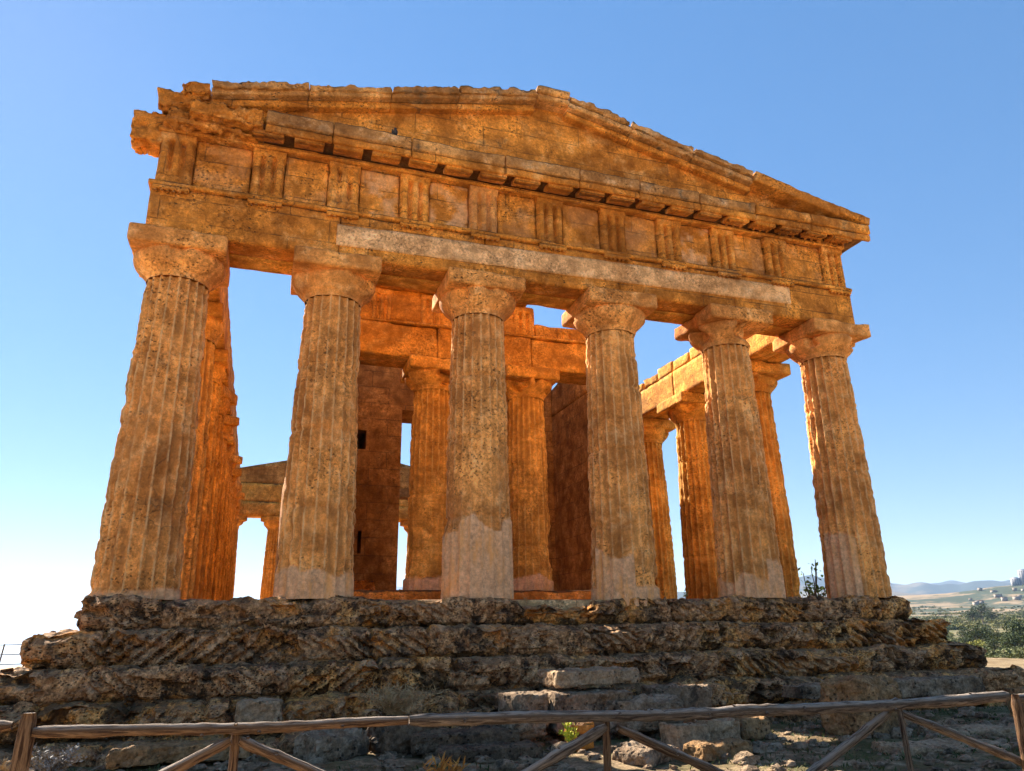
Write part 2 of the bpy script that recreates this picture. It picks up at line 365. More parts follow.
def ground_mat():
    T = NT('dry_ground')
    base = T.mix(T.ramp(T.noise(0.35, 7, 0.65), 0.35, 0.65), (0.46, 0.33, 0.19), (0.60, 0.45, 0.28))
    sx = T.n('ShaderNodeSeparateXYZ'); T.put(sx.inputs[0], T.pos)
    # lichen-dark, mossy strip of soil in front of the temple
    zone = T.math('MULTIPLY', T.ramp(T.math('ADD', sx.outputs[1], T.math('MULTIPLY', T.noise(0.6, 4), 1.5)), -8.6, -7.4), T.ramp(sx.outputs[1], 6.0, 0.0))
    zone = T.math('MULTIPLY', zone, T.ramp(sx.outputs[0], 13.0, 11.0))
    soil = T.mix(T.ramp(T.noise(2.4, 7, 0.72), 0.4, 0.62), (0.13, 0.082, 0.040), (0.38, 0.26, 0.145))
    moss = T.ramp(T.noise(1.1, 7, 0.7), 0.44, 0.58)
    soil = T.mix(T.math('MULTIPLY', moss, 0.75), soil, (0.085, 0.082, 0.026))
    col = T.mix(zone, base, soil)
    col = T.mix(0.6, col, T.mix(T.ramp(T.noise(22, 8, 0.75), 0.3, 0.7), (0.35, 0.35, 0.35), (1.5, 1.5, 1.5)), 'MULTIPLY')
    drk = T.ramp(T.math('ADD', sx.outputs[0], T.math('MULTIPLY', sx.outputs[1], 0.4)), 12, 18)
    col = T.mix(drk, col, T.mix(T.ramp(T.noise(0.8, 6, 0.65), 0.4, 0.6), (0.17, 0.115, 0.06), (0.25, 0.18, 0.10)))
    # valley: greener scrub between tan fields further off
    dist = T.n('ShaderNodeVectorMath', operation='LENGTH'); T.put(dist.inputs[0], T.pos)
    far = T.ramp(dist.outputs['Value'], 60, 160)
    mid = T.ramp(dist.outputs['Value'], 900, 1500)
    green = T.mix(T.ramp(T.noise(0.03, 8, 0.7), 0.4, 0.6), (0.07, 0.08, 0.03), (0.20, 0.155, 0.08))
    vfar = T.ramp(dist.outputs['Value'], 4200, 6500)
    hills0 = T.mix(T.ramp(T.noise(0.006, 9, 0.7), 0.45, 0.53), (0.24, 0.17, 0.10), (0.05, 0.06, 0.034))
    hills = T.mix(vfar, hills0, T.mix(T.ramp(T.noise(0.0012, 8, 0.65), 0.45, 0.6), (0.045, 0.055, 0.04), (0.13, 0.11, 0.075)))
    col = T.mix(far, col, T.mix(mid, green, hills))
    return T.done(col, T.bump(T.noise(14, 9, 0.75), 0.8, 0.05))
M_ground = ground_mat()
def path_mat():
    T = NT('bounce_gravel')
    col = T.mix(T.ramp(T.noise(1.2, 8, 0.7), 0.35, 0.65), (0.50, 0.38, 0.25), (0.66, 0.53, 0.36))
    col = T.mix(0.5, col, T.mix(T.noise(40, 4, 0.7), (0.5, 0.5, 0.5), (1.4, 1.4, 1.4)), 'MULTIPLY')
    return T.done(col, T.bump(T.noise(50, 5, 0.7), 0.6, 0.02))
M_path = path_mat()
def sea_mat():
    T = NT('sea_water'); T.b.inputs['Specular IOR Level'].default_value = 0.5
    return T.done((0.03, 0.07, 0.10), T.bump(T.noise(0.05, 6, 0.6), 0.3, 1.0), 0.25)
M_sea = sea_mat()
def wood_mat(name, a, b, bark):
    T = NT(name)
    u = T.attr('gu'); v = T.attr('gv')
    cb = T.n('ShaderNodeCombineXYZ'); T.put(cb.inputs[0], T.math('MULTIPLY', u, 4.5))
    T.put(cb.inputs[1], T.math('MULTIPLY', T.math('SINE', v), 2.4)); T.put(cb.inputs[2], T.math('MULTIPLY', T.math('COSINE', v), 2.4))
    ad = T.n('ShaderNodeVectorMath', operation='ADD'); T.put(ad.inputs[0], cb.outputs[0]); T.put(ad.inputs[1], T.scale(T.pos, (0.7, 0.7, 0.7)))
    gr = T.noise(1.2, 9, 0.72, ad.outputs[0], 0.4)
    col = T.mix(T.ramp(gr, 0.35, 0.66), a, b)
    col = T.mix(T.ramp(T.noise(0.8, 6, 0.7, ad.outputs[0]), 0.50, 0.60, 0, 0.9), col, bark)
    col = T.mix(T.ramp(T.noise(2.6, 3, 0.6, ad.outputs[0]), 0.62, 0.70, 0, 0.9), col, (0.02, 0.014, 0.01))
    upz = T.ramp(T.sepz(T.nor), 0.1, 0.9)
    col = T.mix(T.math('MULTIPLY', upz, T.ramp(T.noise(0.9, 7, 0.7, ad.outputs[0]), 0.4, 0.55, 0.1, 0.9)), col, (0.50, 0.40, 0.31))
    return T.done(col, T.bump(T.noise(2.2, 8, 0.75, ad.outputs[0]), 1.0, 0.03), 0.9)
M_wood = wood_mat('weathered_pole_wood', (0.11, 0.055, 0.028), (0.32, 0.18, 0.09), (0.05, 0.022, 0.012))
M_wood2 = wood_mat('grey_pole_wood', (0.10, 0.065, 0.042), (0.31, 0.215, 0.14), (0.05, 0.03, 0.02))
def leaf_mat(name, a, b, scale=3.0, trans=0.0):
    T = NT(name)
    col = T.mix(T.ramp(T.noise(scale, 4, 0.6), 0.35, 0.65), a, b)
    return T.done(col, None, 0.7)
M_leaf_dark = leaf_mat('dark_pine_leaves', (0.035, 0.050, 0.016), (0.07, 0.085, 0.028), 0.6)
M_leaf_olive = leaf_mat('olive_leaves', (0.10, 0.115, 0.045), (0.19, 0.19, 0.08), 0.6)
M_leaf_yel = leaf_mat('yellow_green_leaves', (0.20, 0.20, 0.04), (0.32, 0.29, 0.07), 0.6)
M_wooded = leaf_mat('valley_wood_leaves', (0.065, 0.080, 0.024), (0.22, 0.20, 0.065), 0.03)
M_leaf_fig = leaf_mat('fig_leaves', (0.12, 0.19, 0.045), (0.20, 0.27, 0.08), 6)
M_leaf_lime = leaf_mat('lime_leaves', (0.35, 0.40, 0.03), (0.55, 0.50, 0.05), 9)
M_straw = leaf_mat('dry_straw', (0.30, 0.19, 0.09), (0.46, 0.31, 0.15), 5)
M_rust = leaf_mat('rusty_leaves', (0.45, 0.16, 0.03), (0.62, 0.28, 0.06), 7)
M_greyleaf = leaf_mat('grey_leaves', (0.16, 0.14, 0.12), (0.32, 0.28, 0.24), 8)
M_grass = leaf_mat('short_grass', (0.055, 0.065, 0.02), (0.12, 0.125, 0.045), 2)
M_bark = leaf_mat('bark', (0.10, 0.07, 0.045), (0.16, 0.11, 0.07), 2)
M_metal = leaf_mat('dark_railing_metal', (0.07, 0.065, 0.06), (0.10, 0.09, 0.085), 4)
M_concrete = leaf_mat('pale_tower_wall', (0.30, 0.29, 0.30), (0.38, 0.37, 0.37), 0.1)
M_window = leaf_mat('dark_window_glass', (0.10, 0.11, 0.13), (0.14, 0.15, 0.17), 0.3)
M_bird = leaf_mat('pigeon_feathers', (0.035, 0.033, 0.035), (0.07, 0.065, 0.07), 20)

# ------------------------------------------------------------------ setting: ground, sea, path, haze
def far_h(D):
    return np.interp(D, [0, 30, 60, 100, 200, 350, 500, 800, 1200, 1800, 2500, 3500, 5000, 8000, 14000, 20000, 26000],
                     [-2.15, -2.2, -4.2, -7.5, -11, -11.5, -12, -7, 4, 16, 36, 70, 120, 190, 520, 300, 100])
def ground_h(X, Y):
    dx = X - CAM[0]; dy = Y - CAM[1]; D = np.hypot(dx, dy); az = np.degrees(np.arctan2(dx, dy))
    P = np.stack([X, Y, 0 * X], -1)
    # north (to the right): the valley and hills
    zn = far_h(D)
    zn = zn + np.clip((D - 150) / 1500, 0, 1) * (fbm(P / 260, 5, 3) - 0.5) * 26 * np.clip(D / 2500, 0.15, 1.5)
    zn = zn + np.clip((D - 3000) / 5000, 0, 1) * (fbm(P / 1900, 5, 8) - 0.5) * 800 * np.clip(D / 9000, 0.2, 1)
    hx, hy = CAM[0] + 3100 * math.sin(math.radians(54)), CAM[1] + 3100 * math.cos(math.radians(54))
    zn = zn + 50 * np.exp(-((X - hx) ** 2 + (Y - hy) ** 2) / (2 * 420 ** 2))
    # south (to the left): the land drops to the sea
    zs = np.interp(D, [0, 40, 60, 120, 500, 2500, 26000], [-2.15, -2.2, -6, -30, -80, -130, -140])
    w = sst(-14, 12, az) * (1 - sst(120, 170, az))
    flat = -2.15 + 0 * X
    zb = np.interp(D, [0, 80, 400, 26000], [-2.15, -2.4, -8, -60])
    back = sst(95, 130, np.abs(az))
    z = zs * (1 - w) + zn * w
    z = z * (1 - back) + zb * back
    near = 1 - sst(24, 45, np.hypot(X, (Y - 12) * 0.75))
    z = z * (1 - near) + flat * near
    z = z + (fbm(P * 1.2, 4, 21) - 0.5) * 0.10 * (1 - sst(40, 90, D)) + (fbm(P * 4.5, 4, 25) - 0.5) * 0.09 * sst(-9.0, -8.0, Y) * sst(1.0, -2.0, Y) * (np.abs(X) < 14) + (fbm(P * 0.25, 3, 5) - 0.5) * 0.15 * (1 - sst(30, 60, D))
    return z
rad = np.concatenate([np.linspace(0.4, 16, 150), np.geomspace(16.3, 26000, 190)])
ang = np.concatenate([np.linspace(-30, 75, 420, endpoint=False), np.linspace(75, 330, 160, endpoint=False)])
A_, R_ = np.meshgrid(np.radians(ang), rad, indexing='ij')
GX = CAM[0] + R_ * np.sin(A_); GY = CAM[1] + R_ * np.cos(A_)
Vg = np.stack([GX, GY, ground_h(GX, GY)], -1).reshape(-1, 3)
A = Acc(); A.add(Vg, grid_f(len(ang), len(rad), wrap_n=True, flip=True))
A.f.append(np.stack([np.arange(len(ang)) * len(rad), np.roll(np.arange(len(ang)), -1) * len(rad)], -1)[:, [0, 1, 1]][:0].reshape(0, 3))
gobj = A.build('ground', M_ground); tag(gobj, 'dry stony ground falling to a green valley with tan hills', 'ground', kind='structure')
th = np.linspace(0, 2 * np.pi, 96, endpoint=False)
A = Acc(); rr_ = np.array([300.0, 2000.0, 8000.0, 27000.0])
A.add(np.stack([CAM[0] + rr_[None] * np.sin(th)[:, None], CAM[1] + rr_[None] * np.cos(th)[:, None], np.full((96, 4), -112.0)], -1).reshape(-1, 3), grid_f(96, 4, wrap_n=True, flip=True))
tag(A.build('sea', M_sea), 'hazy pale sea beyond the railing', 'sea', kind='structure')
px_ = np.linspace(-60, 60, 120); py_ = np.linspace(-36, -9.6, 40)  # path outside the view, laid pale to bounce sun onto the facade
PX, PY = np.meshgrid(px_, py_, indexing='ij')
PY = PY + 0.25 * np.sin(PX * 0.4) * ((PY > -10) * 1.0)
A = Acc(); A.add(np.stack([PX, PY, ground_h(PX, PY) + 0.03], -1).reshape(-1, 3), grid_f(120, 40, flip=False))
tag(A.build('path', M_path), 'unseen pale gravel path in front of the fence, added for bounce light', 'path', kind='structure')

# ------------------------------------------------------------------ the temple
TEMPLE = empty('greek_temple', (0, 0, 0), 'ruined ochre Doric temple with six front columns and a weathered pediment', 'temple')
CX = [-7.72, -4.75, -1.615, 1.615, 4.75, 7.72]
HN, HE, HA, HT = 5.885, 6.02, 6.385, 6.735         # neck, echinus start, abacus bottom, abacus top
R0, R1 = 0.71, 0.572
SPY = [0.0] + [3.10 + 3.206 * k for k in range(11)] + [3.10 + 3.206 * 10 + 3.10]
YB = SPY[-1]

def column_mesh(cx, cy, z0, seed, nth=160, dz=0.04, wear=1.0, flute=0.06, repair=None, worn_low=0.0, rs=1.0, z1=HN):
    nz = int((z1 - z0) / dz)
    z = np.linspace(z0, z1, nz); t = np.clip(z / z1, 0, 1)
    th = np.linspace(0, 2 * np.pi, nth, endpoint=False)
    Rz = (R0 + (R1 - R0) * t + 0.018 * np.sin(np.pi * t)) * rs
    Z, TH = np.meshgrid(z, th, indexing='ij'); Rm = np.repeat(Rz[:, None], nth, 1)
    Wp = np.stack([cx + Rm * np.cos(TH), cy + Rm * np.sin(TH), Z], -1)
    u = 2 * ((TH * 20 / (2 * np.pi) + 0.5) % 1.0) - 1
    big = fbm(Wp * np.array([0.9, 0.9, 0.7]) + seed * 3.3, 4, seed)
    w = sst(0.54, 0.74, big) * wear
    if worn_low: w = np.clip(w + worn_low * sst(4.2, 2.0, Z) * sst(0.35, 0.55, fbm(Wp * 0.8, 3, seed + 40)), 0, 1.4)
    rep = np.zeros_like(Z)
    if repair:
        for zt, rag, a0, a1 in repair:
            ed = zt + rag * (fbm(Wp * 2.1, 3, seed + 70) - 0.5) * 2
            angm = 1.0 if a0 is None else ((np.degrees(TH) % 360 > a0) & (np.degrees(TH) % 360 < a1))
            rep = np.maximum(rep, sst(0.03, -0.03, Z - ed) * angm)
    w = w * (1 - rep)
    fd = flute * (1 - 0.6 * np.clip(w, 0, 1)) * (0.75 + 0.5 * fbm(Wp * 2.3, 2, seed + 3))
    r = Rm - fd * (1 - u * u)
    r += 0.014 * rep
    r -= 0.022 * w + 0.03 * worn_low * np.clip(w, 0, 1.4) * sst(4.0, 2.0, Z)
    chip = sst(0.50, 0.75, vn(Wp * np.array([9, 9, 11]), seed + 11)) * sst(0.55, 0.95, np.abs(u))
    r -= 0.020 * chip * (1 - 0.8 * rep)
    r += 0.015 * (fbm(Wp * 9, 4, seed + 2) - 0.5) * 2 * (1 - 0.75 * rep) * (0.6 + 0.8 * wear)
    cav = sst(0.62, 0.78, fbm(Wp * np.array([2.2, 2.2, 2.6]), 3, seed + 23))
    r -= 0.035 * cav * wear * (1 - rep)
    for zj in (1.55, 3.02, 4.48):
        zjj = zj + 0.12 * math.sin(seed * 1.7 + zj)
        r -= 0.035 * np.exp(-((Z - zjj) / 0.032) ** 2) * (0.3 + 1.3 * vn(Wp * 1.5, seed + 31))
    for zj in (z1 - 0.10, z1 - 0.155, z1 - 0.21):
        r -= 0.008 * np.exp(-((Z - zj) / 0.012) ** 2)
    V = np.stack([cx + r * np.cos(TH), cy + r * np.sin(TH), Z], -1).reshape(-1, 3)
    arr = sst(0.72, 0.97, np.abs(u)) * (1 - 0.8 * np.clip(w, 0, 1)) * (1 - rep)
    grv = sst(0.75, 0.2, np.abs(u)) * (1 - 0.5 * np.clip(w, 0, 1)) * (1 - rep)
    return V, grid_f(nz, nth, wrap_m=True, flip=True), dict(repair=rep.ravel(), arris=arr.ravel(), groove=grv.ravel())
def capital_meshes(cx, cy, seed, mat, parent, res=0.05, bite=0.05, nth=96, rs=1.0, er=1.0, ab=0.865):
    prof = np.array([[HN - 0.002, 0.570], [5.93, 0.575], [5.96, 0.60], [5.985, 0.602], [6.01, 0.63], [6.06, 0.685], [6.12, 0.745], [6.18, 0.795], [6.25, 0.835], [6.33, 0.852], [6.39, 0.835]])
    zz = np.interp(np.linspace(0, 1, 26), np.linspace(0, 1, len(prof)), prof[:, 0]); rr = np.interp(np.linspace(0, 1, 26), np.linspace(0, 1, len(prof)), prof[:, 1]) * rs
    rr = np.minimum(rr, 0.59 + (rr - 0.59) * (1 if er == 1 else 0.40))
    th = np.linspace(0, 2 * np.pi, nth, endpoint=False)
    Z, TH = np.meshgrid(zz, th, indexing='ij'); Rm = np.repeat(rr[:, None], nth, 1)
    Wp = np.stack([cx + Rm * np.cos(TH), cy + Rm * np.sin(TH), Z], -1)
    gone = sst(0.55, 0.66, fbm(Wp * 1.6 + seed, 3, seed + 4))
    Rm = Rm - gone * bite * 2.2 * sst(5.95, 6.2, Z) + 0.018 * (fbm(Wp * 6, 4, seed) - 0.5) * 2
    A = Acc(); A.add(np.stack([cx + Rm * np.cos(TH), cy + Rm * np.sin(TH), Z], -1).reshape(-1, 3), grid_f(26, nth, wrap_m=True, flip=True), repair=(1 - gone).ravel() * 0.06)
    A.build('echinus', mat, parent)
    A = Acc(); A.add(*rough_box((cx, cy, (HA + HT) / 2), (2 * ab * rs, 2 * ab * rs, HT - HA - 0.004), res=res, r=0.035, amp=0.014, seed=seed, bite=bite, freq=4))
    A.build('abacus', mat, parent)
def column(cx, cy, z0, seed, mat, label=None, **k):
    cap = {q: k.pop(q) for q in ('res', 'bite', 'ab', 'er') if q in k}
    rs = k.get('rs', 1.0)
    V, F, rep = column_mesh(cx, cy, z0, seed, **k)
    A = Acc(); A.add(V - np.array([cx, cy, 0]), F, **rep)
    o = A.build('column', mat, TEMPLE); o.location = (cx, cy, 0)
    if label: o['label'] = label
    capital_meshes(0, 0, seed, mat, o, rs=rs, nth=k.get('nth', 96) if k.get('nth', 96) < 100 else 96, **cap)
    return o
REP = [[(0.16, 0.14, None, None)], [(0.50, 0.25, None, None)], [(1.35, 0.5, None, None)],
       [(0.95, 0.35, 180, 262), (0.25, 0.1, None, None)], [(0.75, 0.35, 270, 359), (0.4, 0.3, None, None)], [(1.35, 0.3, 170, 238)]]
WEAR = [0.75, 1.0, 0.85, 1.0, 0.85, 0.7]; BITE = [0.05, 0.05, 0.06, 0.14, 0.16, 0.12]
COLLAB = {2: 'shaft with a smooth fluted pale repair over its lower third', 3: 'shaft whose pale base reaches below the top step'}
for i, cx in enumerate(CX):
    column(cx, 0.0, -0.16 if i == 3 else 0.0, 11 + i * 7, M_col, label=COLLAB.get(i), wear=WEAR[i], repair=REP[i], bite=BITE[i], worn_low=0.5 if i in (2, 3) else 0.0,
           flute=0.08 if i in (4, 5, 0) else 0.064)
def copy_part(src, loc, rz=0.0):
    o = src.copy(); COL.objects.link(o); o.parent = src.parent; o.location = loc; o.rotation_euler = (0, 0, rz)
    for ch in src.children:
        c = ch.copy(); COL.objects.link(c); c.parent = o
    return o
protos = [column(CX[5], SPY[1], 0, 101, M_inner, nth=160, dz=0.05, wear=0.9, res=0.06, bite=0.10),
          column(CX[5], SPY[2], 0, 117, M_inner, nth=160, dz=0.05, wear=0.9, res=0.06, bite=0.05),
          column(CX[5], SPY[3], 0, 131, M_inner, nth=160, dz=0.05, wear=1.0, res=0.06, bite=0.08)]
left_protos = [column(CX[0], SPY[1], 0, 141, M_inner, nth=160, dz=0.05, wear=1.0, res=0.06, bite=0.10, ab=0.69, er=0.82),
               column(CX[0], SPY[2], 0, 149, M_inner, nth=160, dz=0.05, wear=1.0, res=0.06, bite=0.12, ab=0.71, er=0.84)]
k = 0
for side in (5, 0):
    for j in range(1, 12):
        if side == 5 and j <= 3 or side == 0 and j <= 2: continue
        copy_part(protos[(j + (side == 0)) % 3] if side else left_protos[j % 2], (CX[side], SPY[j], 0), (k % 20) * 2 * math.pi / 20 * 3); k += 1
for i in range(6):
    copy_part(protos[i % 3], (CX[i], YB, 0), (k % 20) * 2 * math.pi / 20 * 3); k += 1
for q, cx in enumerate((-1.42, 1.42)):
    column(cx, 5.4, 0.38, 201 + 9 * q, M_inner, nth=160, dz=0.045, wear=1.5, worn_low=1.6, flute=0.045, bite=0.16, rs=0.95,
           repair=[(0.75, 0.2, None, None)])

# --- steps (crepidoma)
def course(name, hx, yf, yb, z0, z1, seed, groove=0.0, tread=0.95, joint=1.25, dip=None, rag=1.0):
    ds = 0.032
    def seg(p, q, d):
        L = np.hypot(q[0] - p[0], q[1] - p[1]); n = max(2, int(L / d)); t = np.linspace(0, 1, n, endpoint=False)
        return [(p[0] + (q[0] - p[0]) * a, p[1] + (q[1] - p[1]) * a) for a in t]
    c = 0.10
    pts = []; nor = []
    def addseg(p, q, n, d):
        s_ = seg(p, q, d); pts.extend(s_); nor.extend([n] * len(s_))
    def arc(cx, cy, a0, a1, n=8):
        for a in np.linspace(a0, a1, n, endpoint=False):
            pts.append((cx + c * math.cos(a), cy + c * math.sin(a))); nor.append((math.cos(a), math.sin(a)))
    yf_, yb_ = yf, yb
    addseg((-hx + c, yf_), (hx - c, yf_), (0, -1), ds); arc(hx - c, yf_ + c, -math.pi / 2, 0)
    addseg((hx, yf_ + c), (hx, yf_ + 7), (1, 0), 0.05); addseg((hx, yf_ + 7), (hx, yb_ - c), (1, 0), 0.25); arc(hx - c, yb_ - c, 0, math.pi / 2)
    addseg((hx - c, yb_), (-hx + c, yb_), (0, 1), 0.3); arc(-hx + c, yb_ - c, math.pi / 2, math.pi)
    addseg((-hx, yb_ - c), (-hx, yf_ + 7), (-1, 0), 0.25); addseg((-hx, yf_ + 7), (-hx, yf_ + c), (-1, 0), 0.05); arc(-hx + c, yf_ + c, math.pi, 1.5 * math.pi)
    P = np.array(pts); N = np.array(nor); n = len(P)
    s = np.concatenate([[0], np.cumsum(np.hypot(*np.diff(P, axis=0).T))])
    w = np.concatenate([np.linspace(-0.06, 1, 20), np.ones(13)])           # up the riser, then in over the tread
    inn = np.concatenate([np.zeros(20), np.linspace(0, 1, 14)[1:] ** 1.3 * tread])
    Wg, Sg = np.meshgrid(w, s, indexing='xy'); In = np.repeat(inn[None], n, 0)
    Zg = z0 + (z1 - z0) * Wg
    X0 = P[:, None, 0] - N[:, None, 0] * In; Y0 = P[:, None, 1] - N[:, None, 1] * In
    Wp = np.stack([X0, Y0, Zg], -1)
    # blocks
    rb = np.random.default_rng(seed); edges = [0.0]
    while edges[-1] < s[-1] + 3: edges.append(edges[-1] + joint * rb.uniform(0.7, 1.3))
    edges = np.array(edges); bi = np.searchsorted(edges, s, side='right') - 1
    off = rb.uniform(-0.05, 0.03, len(edges) + 2); hoff = rb.uniform(-0.035, 0.015, len(edges) + 2)
    al = np.radians(rb.choice([38, -38, 50, -32, 44], len(edges) + 2)); gm = rb.uniform(0.1, 1.0, len(edges) + 2)
    dj = np.minimum(np.abs(s - edges[bi]), np.abs(s - edges[np.minimum(bi + 1, len(edges) - 1)]))
    jn = np.exp(-(dj / 0.035) ** 2)[:, None] * (0.6 + vn(Wp * 2.0, seed + 2))
    riser = (In == 0)
    rough = (fbm(Wp * 1.4, 4, seed) - 0.5) * 0.26 + (fbm(Wp * 5.5, 4, seed + 1) - 0.5) * 0.09 + (vn(Wp * 16, seed + 3) - 0.5) * 0.02
    chunk = cells(Wp * np.array([1, 1, 1.7]), 2.0, seed + 41, 0.7) ** 2 * 0.17 + cells(Wp * np.array([1, 1, 1.4]), 6.0, seed + 46, 0.7) ** 2 * 0.04
    hole = sst(0.60, 0.70, fbm(Wp * np.array([2.6, 2.6, 4.2]), 3, seed + 51)) * 0.13
    rough = rough - chunk * (0.35 + 0.65 * riser) + 0.05 - hole * riser
    ph = (Sg * np.sin(al[bi])[:, None] * -1 + Zg * np.cos(al[bi])[:, None]) * 2 * np.pi / 0.15 + 5 * fbm(Wp * 1.3, 3, seed + 6) + 1.6 * fbm(Wp * 5, 2, seed + 7)
    gr = groove * np.clip(gm[bi][:, None] * 1.3, 0, 1) * sst(0.30, 0.50, fbm(Wp * 0.9, 3, seed + 8)) * (ph / (2 * np.pi) % 1.0) ** 1.3 * (0.55 + 0.6 * fbm(Wp * 3.5, 3, seed + 18)) * (1 - 0.8 * sst(0.62, 1.0, Wg))
    edge = -0.15 * rag * sst(0.72, 1.0, Wg) ** 2 * (0.2 + 1.3 * fbm(Wp * 1.3, 3, seed + 9))
    foot = -0.10 * rag * sst(0.20, -0.02, Wg)
    d = off[bi][:, None] + rough * rag - gr + edge + foot - 0.055 * jn
    fade = sst(tread, tread * 0.35, In)
    d = d * fade
    ztop = hoff[bi][:, None] + (fbm(Wp * 2.2, 4, seed + 12) - 0.5) * 0.22 * rag + (fbm(Wp * 8, 3, seed + 13) - 0.5) * 0.09 - 0.05 * jn - 0.05 * sst(0.3, 0.0, In) * (In > 0)
    ztop = ztop * sst(0.3, 1.0, Wg) * np.where(In > 0, fade, 1.0)
    Zo = Zg + ztop
    if dip is not None:
        for x0, x1, dd in dip:
            m = sst(x0, x0 + 0.25, X0) * sst(x1, x1 - 0.25, X0) * (Y0 < yf + 1.2)
            Zo = Zo - dd * m * sst(0.35, 1.0, Wg) * fade
            d = d - 0.10 * m * riser
    V = np.stack([X0 + N[:, None, 0] * d, Y0 + N[:, None, 1] * d, Zo], -1).reshape(-1, 3)
    A = Acc(); A.add(V, grid_f(n, len(w), wrap_n=True, flip=False), relief=((d - d.mean()) * 8 * fade).ravel())
    return A.build(name, M_step, TEMPLE, smooth=False)
course('stylobate', 8.47, -0.86, YB + 0.86, -0.50, 0.0, 301, groove=0.09, dip=[(-1.15, 0.75, 0.16)], tread=0.9)
course('step', 8.98, -1.32, YB + 1.3, -1.02, -0.50, 311, groove=0.20, tread=0.9)
course('step', 9.42, -1.74, YB + 1.75, -1.50, -1.02, 321, groove=0.20, tread=0.9)
course('step', 9.75, -2.2, YB + 2.2, -1.95, -1.50, 331, groove=0.10, tread=0.9, rag=1.3)
course('foundation', 10.1, -2.75, YB + 2.6, -2.35, -1.97, 341, groove=0.0, tread=1.0, joint=0.8, rag=1.7)
box_obj('floor_slab', M_floor, TEMPLE, (0, YB / 2, -0.27), (15.9, YB + 0.7, 0.5), res=0.5, r=0.02, amp=0.01)
box_obj('cella_platform', M_block, TEMPLE, (0, 19.3, 0.20), (9.5, 29.6, 0.40), res=0.15, r=0.05, amp=0.03, seed=5)

# --- entablature
def yz_front(y): return y
def arch_run(name, x0, x1, y, zb, zt, mat, depth, seed, amp=0.012, res=0.09, r=0.025, bite=0.02):
    return box_obj(name, mat, TEMPLE, ((x0 + x1) / 2, y + depth / 2, (zb + zt) / 2), (x1 - x0, depth, zt - zb), res=res, r=r, amp=amp, seed=seed, bite=bite, freq=2.5)
ZA, ZT, ZF = 6.738, 7.70, 8.95
FX = 8.36
# front architrave: outer slab in blocks meeting over the columns, inner slab behind
jx = [-FX, -4.75, -1.615, 1.615, 4.75, FX]
for i in range(5):
    arch_run('architrave', jx[i] + 0.003, jx[i + 1] - 0.003, -0.64, ZA, ZT, M_ent, 0.60, 400 + i, bite=0.03)
    arch_run('architrave', jx[i] + 0.006, jx[i + 1] - 0.006, -0.03, ZA + 0.004, ZT - 0.02, M_inner, 0.62, 420 + i, res=0.12, bite=0.05)
arch_run('taenia', -FX - 0.05, FX + 0.05, -0.705, ZT + 0.003, ZT + 0.105, M_ent, 0.66, 431, res=0.05, r=0.02, bite=0.04)
# pale repair facing on the architrave
A = Acc(); A.add(*rough_box(((-4.82 + 6.42) / 2, -0.628, 7.28), (11.24, 0.06, 0.50), res=0.07, r=0.02, amp=0.01, seed=440, bite=0.02, freq=2.0, warp=lambda p: p + np.stack([0 * p[:, 0], 0 * p[:, 0], 0.012 * p[:, 0]], -1)))
o = A.build('stone_facing', M_face, TEMPLE); o['label'] = 'pale pinkish repair facing along the architrave'
# frieze backing, metopes, triglyphs, regulae with guttae
arch_run('frieze_backing', -FX + 0.05, FX - 0.05, -0.40, ZT + 0.11, ZF, M_inner, 0.95, 451, res=0.15)
TX = [-7.99, -6.26, -4.72, -3.20, -1.64, -0.04, 1.57, 3.09, 4.63, 6.20, 7.99]
TW = 0.66
for i in range(10):
    a, b = TX[i] + TW / 2 + 0.004, TX[i + 1] - TW / 2 - 0.004
    pale = M_face if i in () else M_ent
    A = Acc(); V, Q = rough_box(((a + b) / 2, -0.43, (ZT + 0.11 + ZF) / 2), (b - a, 0.16, ZF - ZT - 0.115), res=0.06, r=0.02, amp=0.016 + (0.02 if i in (2, 4, 6, 7) else 0), seed=460 + i, freq=3.5, bite=0.02)
    A.add(V, Q, repair=(sst(0.46, 0.60, fbm(V * 3.2, 4, 60 + i)) * (0.7 if i in (2, 3, 7) else 0.2)))
    A.build('metope', M_ent, TEMPLE)
def trig_mesh(x, seed, wear, y0=-0.64, zb=ZT + 0.112, zt=ZF, tw=TW, xo=0.0):
    hh = zt - zb
    def warp(p):
        u = p[:, 0] / tw; q = p.copy()
        g = np.zeros(len(p))
        for c0 in (-0.167, 0.167): g = np.maximum(g, np.clip(1 - np.abs(u - c0) / 0.105, 0, 1))
        for c0 in (-0.5, 0.5): g = np.maximum(g, np.clip(1 - np.abs(u - c0) / 0.09, 0, 1))
        top = sst(hh * 0.5 - 0.13, hh * 0.5 - 0.19, p[:, 2])
        front = (p[:, 1] < -0.02)
        wz = 1 - wear * sst(0.42, 0.6, fbm(np.stack([p[:, 0] + x, p[:, 1] * 0, p[:, 2]], -1) * 1.6, 3, seed + 3))
        q[:, 1] += front * g * 0.15 * top * wz + front * 0.03 * (1 - wz)
        return q
    return rough_box((x, y0 + 0.12, (zb + zt) / 2), (tw, 0.24, hh), res=0.022, r=0.012, amp=0.012, seed=seed, freq=4, warp=warp, bite=0.015)
TWEAR = [0.7, 0.65, 0.7, 0.25, 0.35, 0.0, 0.3, 0.15, 0.15, 0.0, 0.0]
